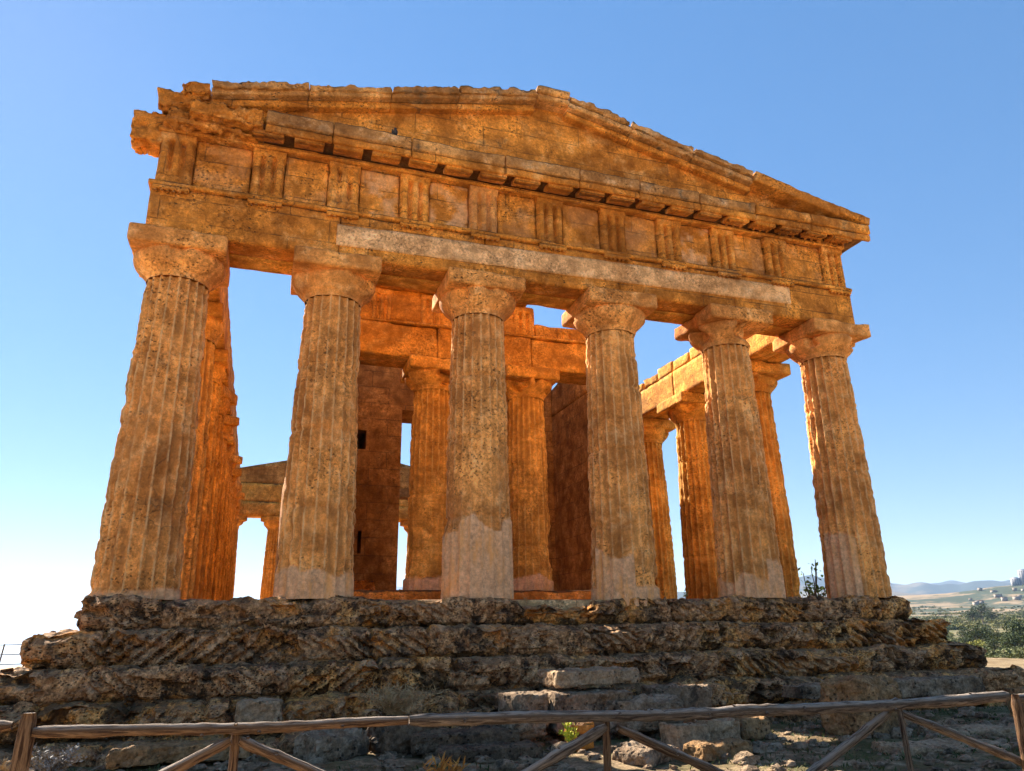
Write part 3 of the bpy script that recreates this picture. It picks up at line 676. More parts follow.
for i, x in enumerate(TX):
    A = Acc(); V, Q = trig_mesh(x, 480 + i, TWEAR[i]); A.add(V, Q, repair=0.3 if i in (4,) else 0.0)
    A.build('triglyph', M_ent, TEMPLE)
    A = Acc(); A.add(*rough_box((x, -0.685, ZT - 0.045), (TW, 0.085, 0.085), res=0.05, r=0.012, amp=0.008, seed=500 + i))
    for g in range(6):
        if TWEAR[i] > 0.6 and g in (2, 5) and i: continue
        gx = x - TW / 2 + TW * (g + 0.5) / 6
        V, F, T, gu, gv = tube([(gx, -0.69, ZT - 0.085), (gx, -0.69, ZT - 0.135)], [0.026, 0.034], nseg=8)
        n0 = A.n; A.add(V, F); A.f.append(np.asarray(T) + n0)
    A.build('regula', M_ent, TEMPLE)
# bed moulding and soffit under the cornice
arch_run('bed_moulding', -FX - 0.02, FX + 0.02, -0.70, ZF + 0.003, ZF + 0.09, M_ent, 0.6, 511, res=0.06, r=0.02, bite=0.03)
arch_run('cornice_soffit', -6.45, FX + 0.45, -1.00, ZF + 0.20, ZF + 0.33, M_soffit, 1.0, 512, res=0.12)
mx = -6.30; mi = 0
while mx < 8.7:
    A = Acc(); A.add(*rough_box((mx, -0.885, ZF + 0.125), (0.605, 0.36, 0.13), res=0.06, r=0.02, amp=0.012, seed=520 + mi, bite=0.03, warp=lambda p: p + np.stack([0 * p[:, 0], 0 * p[:, 0], 0.18 * p[:, 1]], -1)))
    if mx > 4.5:
        for gx in (-0.2, 0, 0.2):
            for gy in (-0.1, 0.08):
                V, F, T, gu, gv = tube([(mx + gx, -0.885 + gy, ZF + 0.09), (mx + gx, -0.885 + gy, ZF + 0.01)], [0.035, 0.03], nseg=7)
                n0 = A.n; A.add(V, F); A.f.append(np.asarray(T) + n0)
    A.build('mutule', M_ent, TEMPLE); mx += 0.795; mi += 1
# geison: lower fascia and lichened upper band, in blocks
gj = [-6.38, -5.05, -3.4, -1.3, 0.5, 2.05, 3.7, 5.3, 7.0, 8.88]
rg = np.random.default_rng(3)
for i in range(len(gj) - 1):
    dz = rg.uniform(-0.015, 0.015); dy = rg.uniform(-0.02, 0.02)
    xa, xb = gj[i] + 0.004, gj[i + 1] - 0.004
    A = Acc(); A.add(*rough_box(((xa + xb) / 2, -0.76 + dy, ZF + 0.165 + dz), (xb - xa, 0.70, 0.17), res=0.05, r=0.02, amp=0.012, seed=540 + i, bite=0.04)) if False else None
    A = Acc(); FA = Acc(); FA.add(*rough_box(((xa + xb) / 2, -1.075 + dy, ZF + 0.195 + dz), (xb - xa, 0.09, 0.17), res=0.045, r=0.018, amp=0.012, seed=540 + i, bite=0.03))
    A.add(*rough_box(((xa + xb) / 2, -0.74 + dy, ZF + 0.43 + dz), (xb - xa, 0.86, 0.285), res=0.05, r=0.035, amp=0.022, seed=560 + i, bite=0.06, freq=4.5))
    cbk = A.build('cornice_block', M_lichen if i < 7 else M_block, TEMPLE)
    FA.build('fascia', M_ent, cbk)
# broken left corner
def blocks(name, mat, lst):
    for (c, sz, rt, sd_, am, bt) in lst:
        A = Acc(); A.add(*rough_box(c, sz, res=0.045, r=0.07, amp=am, seed=sd_, bite=bt, rot=rt, freq=2.8, jag=0.10)); A.build(name, mat, TEMPLE)
blocks('cornice_block', M_block, [
    ((-7.12, -0.80, 9.30), (1.42, 0.80, 0.44), rotY(0.02), 601, 0.05, 0.12),
    ((-7.25, -0.74, 9.04), (1.6, 0.5, 0.2), rotY(0.03), 602, 0.05, 0.10),
    ((-8.50, -0.30, 9.06), (0.84, 0.62, 0.74), rotY(-0.05), 603, 0.06, 0.08),
    ((-8.02, -0.62, 9.18), (0.52, 0.6, 0.42), rotY(0.15), 604, 0.08, 0.18),
    ((-8.02, -0.50, 9.64), (0.85, 0.8, 0.46), rotY(-0.14), 605, 0.08, 0.16),
    ((-7.76, -0.62, 9.86), (0.58, 0.8, 0.32), rotY(-0.22), 606, 0.07, 0.15),
    ((7.95, -0.35, ZF + 0.10), (0.9, 0.8, 0.28), None, 607, 0.06, 0.1),
])
# tympanum
SL = 0.2235
ZG = ZF + 0.574
def tymp(y, depth, mat, seed, zap, x0=-8.0, x1=8.4, res=0.1, ZG=ZG):
    def warp(p):
        q = p.copy(); X = p[:, 0] + (x0 + x1) / 2
        top = zap - SL * np.abs(X); t = p[:, 2] + 0.5
        q[:, 2] = (ZG + 0.0) + t * np.maximum(top - ZG, 0.02) - 0.5 - (ZG - 0.5) + 0
        return q
    L = rough_box(((x0 + x1) / 2, y + depth / 2, ZG), (x1 - x0, depth, 1.0), res=res, r=0.005, amp=0.012, seed=seed, warp=warp, freq=2.2)
    return L
A = Acc(); V, Q = tymp(-0.72, 0.55, M_ent, 611, 11.54); A.add(V, Q); A.build('tympanum', M_ent, TEMPLE)
# raking cornice blocks
def rake(x0, x1, zo, th, y0, dep, seed, mat, amp=0.03, bite=0.08, res=0.05):
    s = 1 if x0 + x1 < 0 else -1
    xm = (x0 + x1) / 2; zt = 11.68 - SL * abs(xm) + zo
    a = math.atan(SL) * s
    ln = (x1 - x0) / math.cos(a)
    cx = xm + s * math.sin(abs(a)) * th / 2 * 1.0; cz = zt - math.cos(a) * th / 2
    return rough_box((cx, y0 + dep / 2, cz), (ln + 0.01, dep, th), res=res, r=0.022, amp=amp, seed=seed, bite=bite, rot=rotY(-a), freq=3.6, jag=amp * 0.8)
LJ = [-7.48, -5.62, -3.90, -2.38, -0.50]
RJ = [-0.50, 0.35, 2.0, 3.7, 5.42]
for i in range(4):
    A = Acc(); A.add(*rake(LJ[i] + 0.004, LJ[i + 1] - 0.004, rg.uniform(-0.015, 0.015) - 0.04, 0.19, -1.17 + rg.uniform(-0.02, 0.02), 1.3, 620 + i, M_lichen, 0.055, 0.10))
    A.add(*rake(LJ[i] + 0.004, LJ[i + 1] - 0.004, -0.16, 0.15, -1.09, 1.2, 630 + i, M_ent, 0.015, 0.03))
    A.build('raking_cornice_block', M_lichen, TEMPLE)
    A = Acc(); A.add(*rake(LJ[i] + 0.004, LJ[i + 1] - 0.004, -0.31, 0.16, -0.93, 0.4, 640 + i, M_ent, 0.01, 0.02)); A.build('raking_moulding', M_ent, TEMPLE)
for i in range(4):
    A = Acc()
    if i == 0:
        A.add(*rough_box((-0.06, -0.52, 11.56), (0.84, 1.3, 0.17), res=0.05, r=0.03, amp=0.035, seed=651, bite=0.1))
        A.add(*rough_box((-0.06, -0.49, 11.405), (0.84, 1.2, 0.15), res=0.05, r=0.03, amp=0.02, seed=652, bite=0.05))
    else:
        A.add(*rake(RJ[i] + 0.004, RJ[i + 1] - 0.004, rg.uniform(-0.03, 0.03), 0.18, -1.16 + rg.uniform(-0.02, 0.02), 1.3, 650 + i, M_lichen, 0.055, 0.10))
        A.add(*rake(RJ[i] + 0.004, RJ[i + 1] - 0.004, -0.17, 0.15, -1.09, 1.2, 660 + i, M_ent, 0.015, 0.03))
        B = Acc(); B.add(*rake(RJ[i] + 0.004, RJ[i + 1] - 0.004, -0.32, 0.16, -0.93, 0.4, 670 + i, M_ent, 0.01, 0.02)); B.build('raking_moulding', M_ent, TEMPLE)
    A.build('raking_cornice_block', M_lichen, TEMPLE)
A = Acc(); A.add(*rake(5.42, 7.95, -0.005, 0.30, -1.2, 1.25, 681, M_block, 0.014, 0.03)); A.build('raking_cornice_block', M_block, TEMPLE)
A = Acc(); A.add(*rake(7.97, 8.93, 0.02, 0.22, -1.19, 1.2, 682, M_block, 0.02, 0.05)); A.build('raking_cornice_block', M_block, TEMPLE)

# --- flank and rear entablatures
def flank_run(xc, sgn):
    for j in range(12):
        ya, yb = (SPY[j] if j else 0.60), (SPY[j + 1] if j < 11 else YB - 0.6)
        for q, off in enumerate((-0.31, 0.31)):
            box_obj('architrave', M_inner, TEMPLE, (xc + off, (ya + yb) / 2, (ZA + ZT) / 2), (0.60, yb - ya - 0.006, ZT - ZA), res=0.13, r=0.03, amp=0.015, seed=700 + j * 3 + q + (50 if sgn > 0 else 0), bite=0.05)
        n = 3 if j < 5 else 2
        for q in range(n):
            y0, y1 = ya + (yb - ya) * q / n, ya + (yb - ya) * (q + 1) / n
            hgt = 0.30 + 0.06 * ((q * 7 + j * 3) % 4)
            box_obj('frieze_block', M_inner, TEMPLE, (xc - sgn * 0.02, (y0 + y1) / 2, ZT + hgt / 2 + 0.003), (1.14, y1 - y0 - 0.05, hgt), res=0.10, r=0.05, amp=0.03, seed=760 + j * 5 + q, bite=0.10)
flank_run(CX[5], 1); flank_run(CX[0], -1)
box_obj('architrave', M_inner, TEMPLE, (0, YB, (ZA + ZT) / 2), (16.6, 1.2, ZT - ZA), res=0.2, r=0.03, amp=0.02, seed=801)
box_obj('frieze_backing', M_inner, TEMPLE, (0, YB, (ZT + ZF) / 2 + 0.002), (16.5, 1.1, ZF - ZT - 0.004), res=0.2, r=0.03, amp=0.03, seed=802)
A = Acc(); V, Q = tymp(YB - 0.45, 1.0, M_wall, 803, 11.62, -8.3, 8.3, 0.2, ZF + 0.002); A.add(V, Q); A.build('tympanum', M_wall, TEMPLE)

# --- pronaos and cella
for xa, xb in ((-4.72, -1.42), (-1.42, 1.42), (1.42, 4.72)):
    arch_run('architrave', xa + 0.004, xb - 0.004, 4.78, ZA, ZT, M_inner, 1.1, int(820 + xa * 3), res=0.07, amp=0.02, bite=0.07)
arch_run('taenia', -4.75, 4.6, 4.72, ZT + 0.003, ZT + 0.085, M_inner, 0.5, 829, res=0.06, bite=0.05)
def pron_frieze(xa, xb, zt, seed): arch_run('frieze_backing', xa, xb, 4.86, ZT + 0.09, zt, M_inner, 0.95, seed, res=0.07, amp=0.03, bite=0.10)
pron_frieze(-4.70, -1.5, 8.78, 831); pron_frieze(-1.49, 1.58, 8.74, 832); pron_frieze(1.60, 4.6, 8.20, 833)
for i, (x, zt) in enumerate(((-4.35, 8.72), (-3.05, 8.72), (-1.62, 8.70), (-0.2, 8.70), (1.22, 8.66), (2.6, 8.16), (3.9, 8.12))):
    A = Acc(); A.add(*trig_mesh(x, 840 + i, 0.6, y0=4.79, zb=ZT + 0.092, zt=zt, tw=0.62)); A.build('triglyph', M_inner, TEMPLE)
box_obj('cornice_block', M_inner, TEMPLE, (-1.6, 5.1, 8.84), (6.0, 0.9, 0.12), res=0.07, r=0.05, amp=0.03, seed=850, bite=0.1)
def wall_holes(name, mat, x0, x1, z0, z1, y0, y1, holes, res=0.16, seed=0, amp=0.015, axis='x'):
    xs = sorted(set([x0, x1] + [h[i] for h in holes for i in (0, 1)])); zs = sorted(set([z0, z1] + [h[i] for h in holes for i in (2, 3)]))
    def fill(v): 
        o = []
        for a, b in zip(v[:-1], v[1:]):
            o += list(np.linspace(a, b, max(1, int(round((b - a) / res))), endpoint=False))
        return np.array(o + [v[-1]])
    X = fill(xs); Z = fill(zs); nx, nz = len(X), len(Z)
    XX, ZZ = np.meshgrid(X, Z, indexing='ij'); 
    def face(y, sg):
        P = np.stack([XX, np.full_like(XX, y), ZZ], -1); P[..., 1] += sg * amp * 2 * (fbm(P * 2.2, 4, seed) - 0.5); return P.reshape(-1, 3)
    V = np.concatenate([face(y0, 1), face(y1, -1)]); nv = nx * nz
    xm = (X[:-1] + X[1:]) / 2; zm = (Z[:-1] + Z[1:]) / 2
    solid = np.ones((nx - 1, nz - 1), bool)
    for h in holes: solid &= ~((xm[:, None] > h[0]) & (xm[:, None] < h[1]) & (zm[None] > h[2]) & (zm[None] < h[3]))
    F = []
    idx = lambda i, j: i * nz + j
    sp = np.pad(solid, 1)
    for i in range(nx - 1):
        for j in range(nz - 1):
            if not solid[i, j]: continue
            a, b, c, d = idx(i, j), idx(i + 1, j), idx(i + 1, j + 1), idx(i, j + 1)
            F.append((a, b, c, d)); F.append((nv + d, nv + c, nv + b, nv + a))
            if not sp[i, j + 1]: F.append((a, d, nv + d, nv + a))
            if not sp[i + 2, j + 1]: F.append((c, b, nv + b, nv + c))
            if not sp[i + 1, j]: F.append((b, a, nv + a, nv + b))
            if not sp[i + 1, j + 2]: F.append((d, c, nv + c, nv + d))
    A = Acc()
    if axis == 'y': V = np.stack([V[:, 1], V[:, 0], V[:, 2]], -1); F = [f[::-1] for f in F]
    A.add(V, np.array(F)); return A.build(name, mat, TEMPLE, smooth=False)
wall_holes('naos_wall', M_wall, -3.9, 3.9, 0.40, 9.7, 9.5, 11.2, [(-1.55, 1.55, 0.40, 6.55), (-3.02, -2.72, 5.10, 5.75), (-2.84, -2.72, 1.75, 2.45), (2.4, 2.6, 5.1, 5.7)], res=0.2, seed=860)  # hidden top raised to keep sun off the right cella wall
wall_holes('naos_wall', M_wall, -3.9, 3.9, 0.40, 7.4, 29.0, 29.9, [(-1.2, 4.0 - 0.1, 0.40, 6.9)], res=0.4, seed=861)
for sgn in (-1, 1):
    arches = [(13.0 + 2.6 * k_, 14.4 + 2.6 * k_, 0.40, 3.3) for k_ in range(6)]
    xa, xb = (-4.72, -3.90) if sgn < 0 else (3.90, 4.72)
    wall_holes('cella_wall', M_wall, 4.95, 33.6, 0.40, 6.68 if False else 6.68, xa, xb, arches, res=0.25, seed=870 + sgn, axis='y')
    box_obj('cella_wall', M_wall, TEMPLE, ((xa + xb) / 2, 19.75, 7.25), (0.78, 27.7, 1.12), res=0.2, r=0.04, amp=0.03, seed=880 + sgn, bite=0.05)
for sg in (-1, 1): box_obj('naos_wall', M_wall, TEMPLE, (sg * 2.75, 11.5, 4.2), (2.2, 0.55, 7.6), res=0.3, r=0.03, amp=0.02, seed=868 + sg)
# threshold rubble by the naos front and a low parapet of loose masonry at the left of the door
blocks('threshold_block', M_block, [((0.0, 9.2, 0.52), (3.2, 0.5, 0.24), None, 890, 0.04, 0.08), ((-2.75, 9.15, 0.66), (0.9, 0.55, 0.5), rotZ(0.1), 891, 0.10, 0.15),
                                    ((3.1, 9.0, 0.6), (0.9, 0.6, 0.45), rotZ(-0.1), 892, 0.10, 0.15)])

# ------------------------------------------------------------------ loose stones in front of the steps
STONES = 'loose stones in front of the temple steps'
def loose(name, c, size, mat, label, cat='stone block', rz=0.0, r=0.06, amp=0.03, seed=0, bite=0.06, tilt=0.0, res=0.035, holes=()):
    c = np.array(c, float)
    R3 = np.array(rotZ(rz)) @ np.array(rotY(tilt))
    V, Q = rough_box((0, 0, 0), size, res=res, r=r, amp=amp, seed=seed, bite=bite, freq=4.0, rmul=1.4, jag=0.032)
    V0 = V.copy()
    for hx, hy, hz, hr in holes:
        q = np.array([hx, hy, hz]); dd = np.linalg.norm(V0 - q, axis=1)
        V = V + np.array([0, 1, -0.2]) * (hr * 1.1 * np.exp(-(dd / hr) ** 2))[:, None]
    A = Acc(); A.add(V @ R3.T, Q); o = A.build(name, mat, smooth=False); o.location = c
    return tag(o, label, cat, STONES)
loose('stone_block', (-5.56, -2.42, -1.62), (0.66, 0.5, 0.36), M_pale, 'squarish pale block with holes in its face, on the lowest step at the left', rz=0.02, seed=1, holes=[(-0.15, -0.25, 0.05, 0.06), (0.12, -0.25, 0.06, 0.05)])
loose('stone_slab', (-0.52, -2.75, -1.30), (1.50, 0.8, 0.25), M_pale, 'long flat pinkish slab lying on top of the grey blocks in the middle', rz=0.05, seed=2, r=0.07, amp=0.035)
loose('stone_block', (-1.72, -2.95, -1.72), (0.62, 0.7, 0.50), M_grey, 'grey block with a flat front, directly left of the sunlit block', rz=0.1, seed=3, amp=0.025)
loose('stone_block', (-0.75, -3.05, -1.75), (1.30, 0.9, 0.56), M_grey, 'large grey block under the flat slab with a dark hole in its top corner', rz=-0.05, seed=4, amp=0.035, holes=[(0.2, -0.45, 0.1, 0.08)])
loose('boulder', (-1.95, -3.55, -1.86), (0.72, 0.6, 0.36), M_grey, 'low rounded grey stone with a dark hollow, below the flat fronted grey block', 'boulder', rz=0.2, r=0.16, amp=0.06, seed=5, holes=[(0.12, -0.3, 0.02, 0.10)])
loose('boulder', (0.05, -3.35, -1.82), (1.25, 0.9, 0.52), M_grey, 'lumpy lichen grey boulder below the right end of the flat slab', 'boulder', rz=-0.25, r=0.2, amp=0.09, seed=6)
loose('stone_block', (0.95, -2.95, -1.66), (1.05, 0.6, 0.40), M_grey, 'brownish grey block right of the lumpy boulder, pitted on its end', rz=-0.06, seed=7, amp=0.04)
loose('stone_block', (0.10, -4.55, -1.98), (0.58, 0.45, 0.30), M_pale, 'pale squared block, left one of the pair behind the fence rail', rz=0.05, seed=8, r=0.03, amp=0.015)
loose('stone_block', (0.70, -4.45, -1.96), (0.56, 0.45, 0.32), M_pale, 'pale squared block with round holes, middle one of the three behind the rail', rz=-0.05, seed=9, r=0.03, amp=0.02, holes=[(0.05, -0.22, 0.0, 0.04), (0.18, -0.22, 0.07, 0.03)])
loose('stone_block', (1.28, -4.3, -1.97), (0.55, 0.5, 0.30), M_brown, 'sandy block at the right end of the three behind the rail', rz=0.1, seed=10, r=0.06, amp=0.04)
loose('boulder', (3.22, -4.55, -1.78), (1.15, 0.95, 0.92), M_brown, 'big tan boulder behind the fence at the right', 'boulder', rz=0.3, r=0.3, amp=0.10, seed=11, bite=0.12)
loose('stone_slab', (6.25, -2.75, -1.70), (2.5, 0.7, 0.34), M_grey, 'longest grey slab on the lowest step at the right', rz=-0.02, seed=12, amp=0.04)
loose('stone_slab', (4.1, -2.75, -1.68), (1.6, 0.6, 0.26), M_grey, 'thin grey slab left of the longest slab, above the tan boulder', rz=0.04, seed=13, amp=0.05)
loose('stone_block', (6.05, -5.05, -1.86), (0.42, 0.5, 0.62), M_brown, 'upright brown block behind the last fence post at the right edge', rz=0.1, seed=14, amp=0.03)
loose('stone_slab', (2.9, -6.2, -2.10), (1.6, 0.7, 0.16), M_pale, 'flat pale stone sunk in the mossy ground right of the middle', rz=-0.2, seed=15, r=0.07, amp=0.05)
loose('stone_slab', (4.6, -5.4, -2.10), (1.7, 0.7, 0.2), M_pale, 'flat pale stone sunk in the ground behind the right brace', rz=-0.3, seed=16, r=0.08, amp=0.05)
loose('boulder', (0.42, -4.95, -2.06), (0.17, 0.13, 0.13), M_pale, 'small egg shaped pale stone in front of the paired blocks', 'stone', r=0.06, amp=0.02, seed=17)
loose('stone_slab', (-2.9, -3.7, -1.98), (1.5, 0.7, 0.26), M_darkst, 'dark brown layered slab behind the rail, left of the yellow green plant', rz=0.05, seed=18, amp=0.06)
loose('stone_slab', (-2.7, -4.3, -2.08), (1.4, 0.6, 0.20), M_darkst, 'lower dark brown slab just in front of the layered slab', rz=-0.04, seed=19, amp=0.06)
loose('stone_block', (-1.28, -4.05, -1.98), (0.36, 0.3, 0.36), M_block, 'small orange stone beside the yellow green plant', rz=0.2, seed=20, amp=0.03)
loose('boulder', (-3.6, -3.3, -1.95), (1.0, 0.7, 0.5), M_darkst, 'dark crusted boulder under the dry brush', 'boulder', rz=0.1, r=0.2, amp=0.10, seed=21)
loose('boulder', (-4.6, -3.35, -2.02), (0.9, 0.7, 0.46), M_grey, 'grey green knobbly boulder behind the left brace of the fence', 'boulder', rz=0.4, r=0.2, amp=0.11, seed=22)
loose('stone_slab', (-6.5, -2.95, -2.02), (1.7, 0.6, 0.24), M_brown, 'long low brown slab at the foot of the steps behind the left rail', rz=0.0, seed=23, amp=0.05)
loose('boulder', (-0.9, -5.3, -2.08), (0.8, 0.6, 0.24), M_grey, 'flattish grey stone beside the middle fence post', 'boulder', rz=0.5, r=0.1, amp=0.08, seed=24)
loose('stone_block', (0.0, -5.5, -2.05), (0.9, 0.4, 0.22), M_brown, 'brown stone low under the right brace of the middle post', rz=0.2, seed=25, amp=0.06)
# gravel and small rubble nobody could count
A = Acc()
for i in range(1300):
    x = rng.uniform(-9, 8); y = rng.uniform(-8.0, -2.9)
    if rng.random() > 0.25 + 0.75 * fbm(np.array([[x * 0.6, y * 0.6, 0]]), 3, 5)[0] * 1.2: continue
    sz = abs(rng.normal(0.03, 0.04)) + 0.018
    L, Q = lattice((1, 1, 1), 0.5)
    n = L / np.maximum(np.linalg.norm(L, axis=1), 1e-6)[:, None] * sz * (0.7 + 0.6 * rng.random((len(L), 1))) * np.array([1.2, 1.0, 0.7])
    z = float(ground_h(np.array([x]), np.array([y]))[0])
    A.add(n + np.array([x, y, z + sz * 0.25]), Q)
tag(A.build('gravel', M_grey, smooth=False), 'scattered grey pebbles and rubble on the ground', 'gravel', kind='stuff')

# ------------------------------------------------------------------ plants
def leaves_acc(A, P, size, rnd, up=0.3, aspect=0.5):
    n = len(P)
    d = rnd.normal(size=(n, 3)); d[:, 2] = np.abs(d[:, 2]) * 0.6 + up; d /= np.linalg.norm(d, axis=1)[:, None]
    a = np.cross(d, rnd.normal(size=(n, 3))); a /= np.linalg.norm(a, axis=1)[:, None]
    s = size * rnd.uniform(0.6, 1.3, (n, 1))
    nrm = np.cross(d, a)
    V = np.stack([P, P + d * s * 0.5 + a * s * aspect * 0.5 + nrm * s * 0.06, P + d * s, P + d * s * 0.5 - a * s * aspect * 0.5 + nrm * s * 0.06], 1).reshape(-1, 3)
    A.add(V, np.arange(n * 4).reshape(n, 4))
def plant(name, loc, h, spread, nstem, nleaf, ls, mat, label, cat='plant', group=None, seed=0, aspect=0.5, stem_mat=None, upright=0.6):
    rnd = np.random.default_rng(seed)
    root = empty(name, loc, label, cat, group)
    St = Acc(); pts = []
    for i in range(nstem):
        az = rnd.uniform(0, 2 * np.pi); sp = spread * rnd.uniform(0.2, 1); hh = h * rnd.uniform(0.6, 1)
        t = np.linspace(0, 1, 6); P = np.stack([np.cos(az) * sp * t ** 1.5, np.sin(az) * sp * t ** 1.5, hh * t ** upright], -1) + rnd.normal(0, 0.01, (6, 3)) * h; P[0] = 0
        add_tube(St, P, np.linspace(0.012, 0.003, 6) * max(h, 0.3), nseg=5)
        k_ = max(1, nleaf // nstem); tt = rnd.uniform(0.25, 1, k_)
        pts.append(np.stack([np.interp(tt, t, P[:, j]) for j in range(3)], -1) + rnd.normal(0, 0.04 * h, (k_, 3)))
    St.build('stem', stem_mat or M_bark, root)
    Lf = Acc(); leaves_acc(Lf, np.concatenate(pts), ls, rnd, aspect=aspect); Lf.build('leaves', mat, root, smooth=False)
    return root
plant('plant', (-1.62, -4.55, -2.14), 0.42, 0.16, 8, 120, 0.07, M_leaf_lime, 'small yellow green leafy plant beside the orange stone', seed=1)
plant('dry_bush', (-3.75, -3.2, -1.85), 0.55, 0.75, 60, 1500, 0.13, M_straw, 'tangled straw brown dry bush at the foot of the steps', 'bush', seed=2, aspect=0.09, stem_mat=M_straw)
plant('shrub', (-7.75, -4.2, -2.15), 0.42, 0.42, 26, 700, 0.05, M_greyleaf, 'low grey shrub with tiny leaves behind the left fence post', 'shrub', seed=3)
plant('dry_plant', (-3.80, -6.35, -2.12), 0.26, 0.26, 18, 160, 0.14, M_rust, 'rusty orange dry plant at the foot of the fence', seed=4, aspect=0.15)
plant('dry_plant', (-8.15, -4.3, -2.12), 0.30, 0.25, 14, 200, 0.08, M_straw, 'tan dry plant left of the grey shrub', seed=9, aspect=0.2)
plant('fig_shrub', (9.75, 3.9, -2.15), 3.4, 0.75, 11, 330, 0.14, M_leaf_fig, 'green fig shrub rising behind the steps between two right columns', 'shrub', seed=5, aspect=0.7)
plant('weed', (-0.95, -0.95, -0.14), 0.17, 0.05, 7, 26, 0.05, M_straw, 'pale dry weed on the top step between the middle columns', 'weed', seed=6, aspect=0.2, stem_mat=M_straw)
plant('weed', (3.12, 0.1, -0.02), 0.20, 0.10, 6, 40, 0.05, M_leaf_yel, 'small yellowish weed on the floor beside the second column from the right', 'weed', seed=7)
plant('weed', (2.45, 0.3, -0.02), 0.18, 0.09, 6, 50, 0.06, M_leaf_fig, 'small green weed in the sky gap right of the third column from the right', 'weed', seed=8)
# short grass and moss in front of the steps
A = Acc(); n = 9000
gx = rng.uniform(-8.5, 8.5, n); gy = rng.uniform(-8.2, -2.9, n)
m = fbm(np.stack([gx * 0.55, gy * 0.55, 0 * gx], -1), 3, 77) + 0.06 * (gx > 0.5) > 0.50
gx, gy = gx[m], gy[m]; gz = ground_h(gx, gy) - 0.005
leaves_acc(A, np.stack([gx, gy, gz], -1), 0.065, rng, up=0.8, aspect=0.28)
tag(A.build('grass', M_grass, smooth=False), 'short dull green grass on the ground before the steps', 'grass', kind='stuff')

# ------------------------------------------------------------------ pole fence in front
FENCE = empty('pole_fence', (-3.0, -8.8, -2.15), 'rustic fence of weathered round poles with slanting braces in front', 'fence')
FL = np.array([-3.0, -8.8, -2.15])
def pole(name, pts, r0_, r1_, mat, seed, lab=None, nseg=16):
    pts = np.asarray(pts, float); L = np.linalg.norm(pts[-1] - pts[0]); n = max(8, int(L / 0.05))
    r0_, r1_ = r0_ * 0.88, r1_ * 0.88; t = np.linspace(0, 1, n); tt = np.linspace(0, 1, len(pts))
    P = np.stack([np.interp(t, tt, pts[:, j]) for j in range(3)], -1)
    P[:, 1:] += (np.stack([fbm(np.stack([t * L * 1.1 + seed, t * 0 + k_, t * 0], -1), 2, seed) for k_ in (1, 5)], -1) - 0.5) * 0.035
    R = np.linspace(r0_, r1_, n) * (1 + 0.12 * (fbm(np.stack([t * L * 3 + seed, t * 0, t * 0], -1), 3, seed) - 0.5) * 2)
    # a worn, slightly rounded end
    e = np.minimum(t, 1 - t) * L; R = R * np.clip(0.72 + e / 0.06 * 0.28, 0.72, 1)
    rk = np.random.default_rng(seed + 900)
    knots = [(rk.uniform(0.05, 0.95), rk.uniform(-1.6, 1.6)) for _ in range(int(L * 2.2))]
    for kt, _a in knots: R = R * (1 + 0.16 * np.exp(-((t - kt) * L / 0.035) ** 2))
    A = Acc(); add_tube(A, P, R, nseg=nseg, seed=seed, amp=0.20, freq=13)
    for kt, ka in knots:
        i_ = int(kt * (n - 1)); d_ = np.array([0, -math.cos(ka), math.sin(ka)])
        if abs(P[-1, 0] - P[0, 0]) < 0.3: d_ = np.array([math.sin(ka), -math.cos(ka), 0.2])
        add_tube(A, [P[i_] + d_ * R[i_] * 0.6, P[i_] + d_ * (R[i_] * 1.02 + 0.008)], [0.017, 0.011], nseg=8, seed=seed, amp=0.15)
    keep_in_place(FL, A)
    o = A.build(name, mat, FENCE)
    if lab: o['label'] = lab
    return o
FY = -8.8
pole('post', [(-7.10, FY + 0.03, -2.5), (-7.06, FY + 0.03, -0.99)], 0.062, 0.058, M_wood, 1)
pole('post', [(-5.83, FY + 0.05, -2.5), (-5.82, FY + 0.05, -1.16)], 0.038, 0.034, M_wood, 2)
pole('post', [(-3.09, FY + 0.05, -2.5), (-3.07, FY + 0.05, -1.20)], 0.036, 0.034, M_wood, 3)
pole('post', [(-0.20, FY - 0.05, -2.5), (-0.24, FY - 0.05, -1.24)], 0.036, 0.028, M_wood2, 4)
pole('post', [(1.14, FY - 0.03, -2.5), (1.20, FY - 0.03, -1.20)], 0.055, 0.050, M_wood, 5)
pole('rail', [(-9.6, FY + 0.02, -1.02), (-7.14, FY + 0.01, -1.075)], 0.042, 0.040, M_wood, 6)
pole('rail', [(-7.02, FY, -1.09), (-5.8, FY, -1.135), (-4.62, FY, -1.14)], 0.042, 0.034, M_wood, 7)
pole('rail', [(-4.66, FY - 0.03, -1.150), (-3.05, FY - 0.03, -1.205), (-2.6, FY - 0.03, -1.205)], 0.046, 0.050, M_wood2, 8)
pole('rail', [(-2.62, FY - 0.02, -1.215), (-1.6, FY - 0.02, -1.215), (-0.2, FY - 0.02, -1.235), (1.12, FY - 0.02, -1.225)], 0.048, 0.056, M_wood2, 9)
pole('rail', [(1.22, FY - 0.02, -1.23), (3.9, FY, -1.28)], 0.050, 0.045, M_wood2, 10)
pole('brace', [(-5.85, FY - 0.03, -1.20), (-7.0, FY - 0.03, -1.75)], 0.040, 0.036, M_wood, 11)
pole('brace', [(-5.79, FY - 0.03, -1.20), (-4.55, FY - 0.03, -1.80)], 0.040, 0.036, M_wood, 12)
pole('brace', [(-3.12, FY - 0.04, -1.26), (-4.45, FY - 0.04, -1.83)], 0.040, 0.044, M_wood2, 13)
pole('brace', [(-3.02, FY - 0.04, -1.27), (-1.66, FY - 0.04, -1.86)], 0.038, 0.044, M_wood, 14)
pole('brace', [(-0.27, FY + 0.03, -1.30), (-1.65, FY + 0.03, -1.92)], 0.040, 0.046, M_wood2, 15)
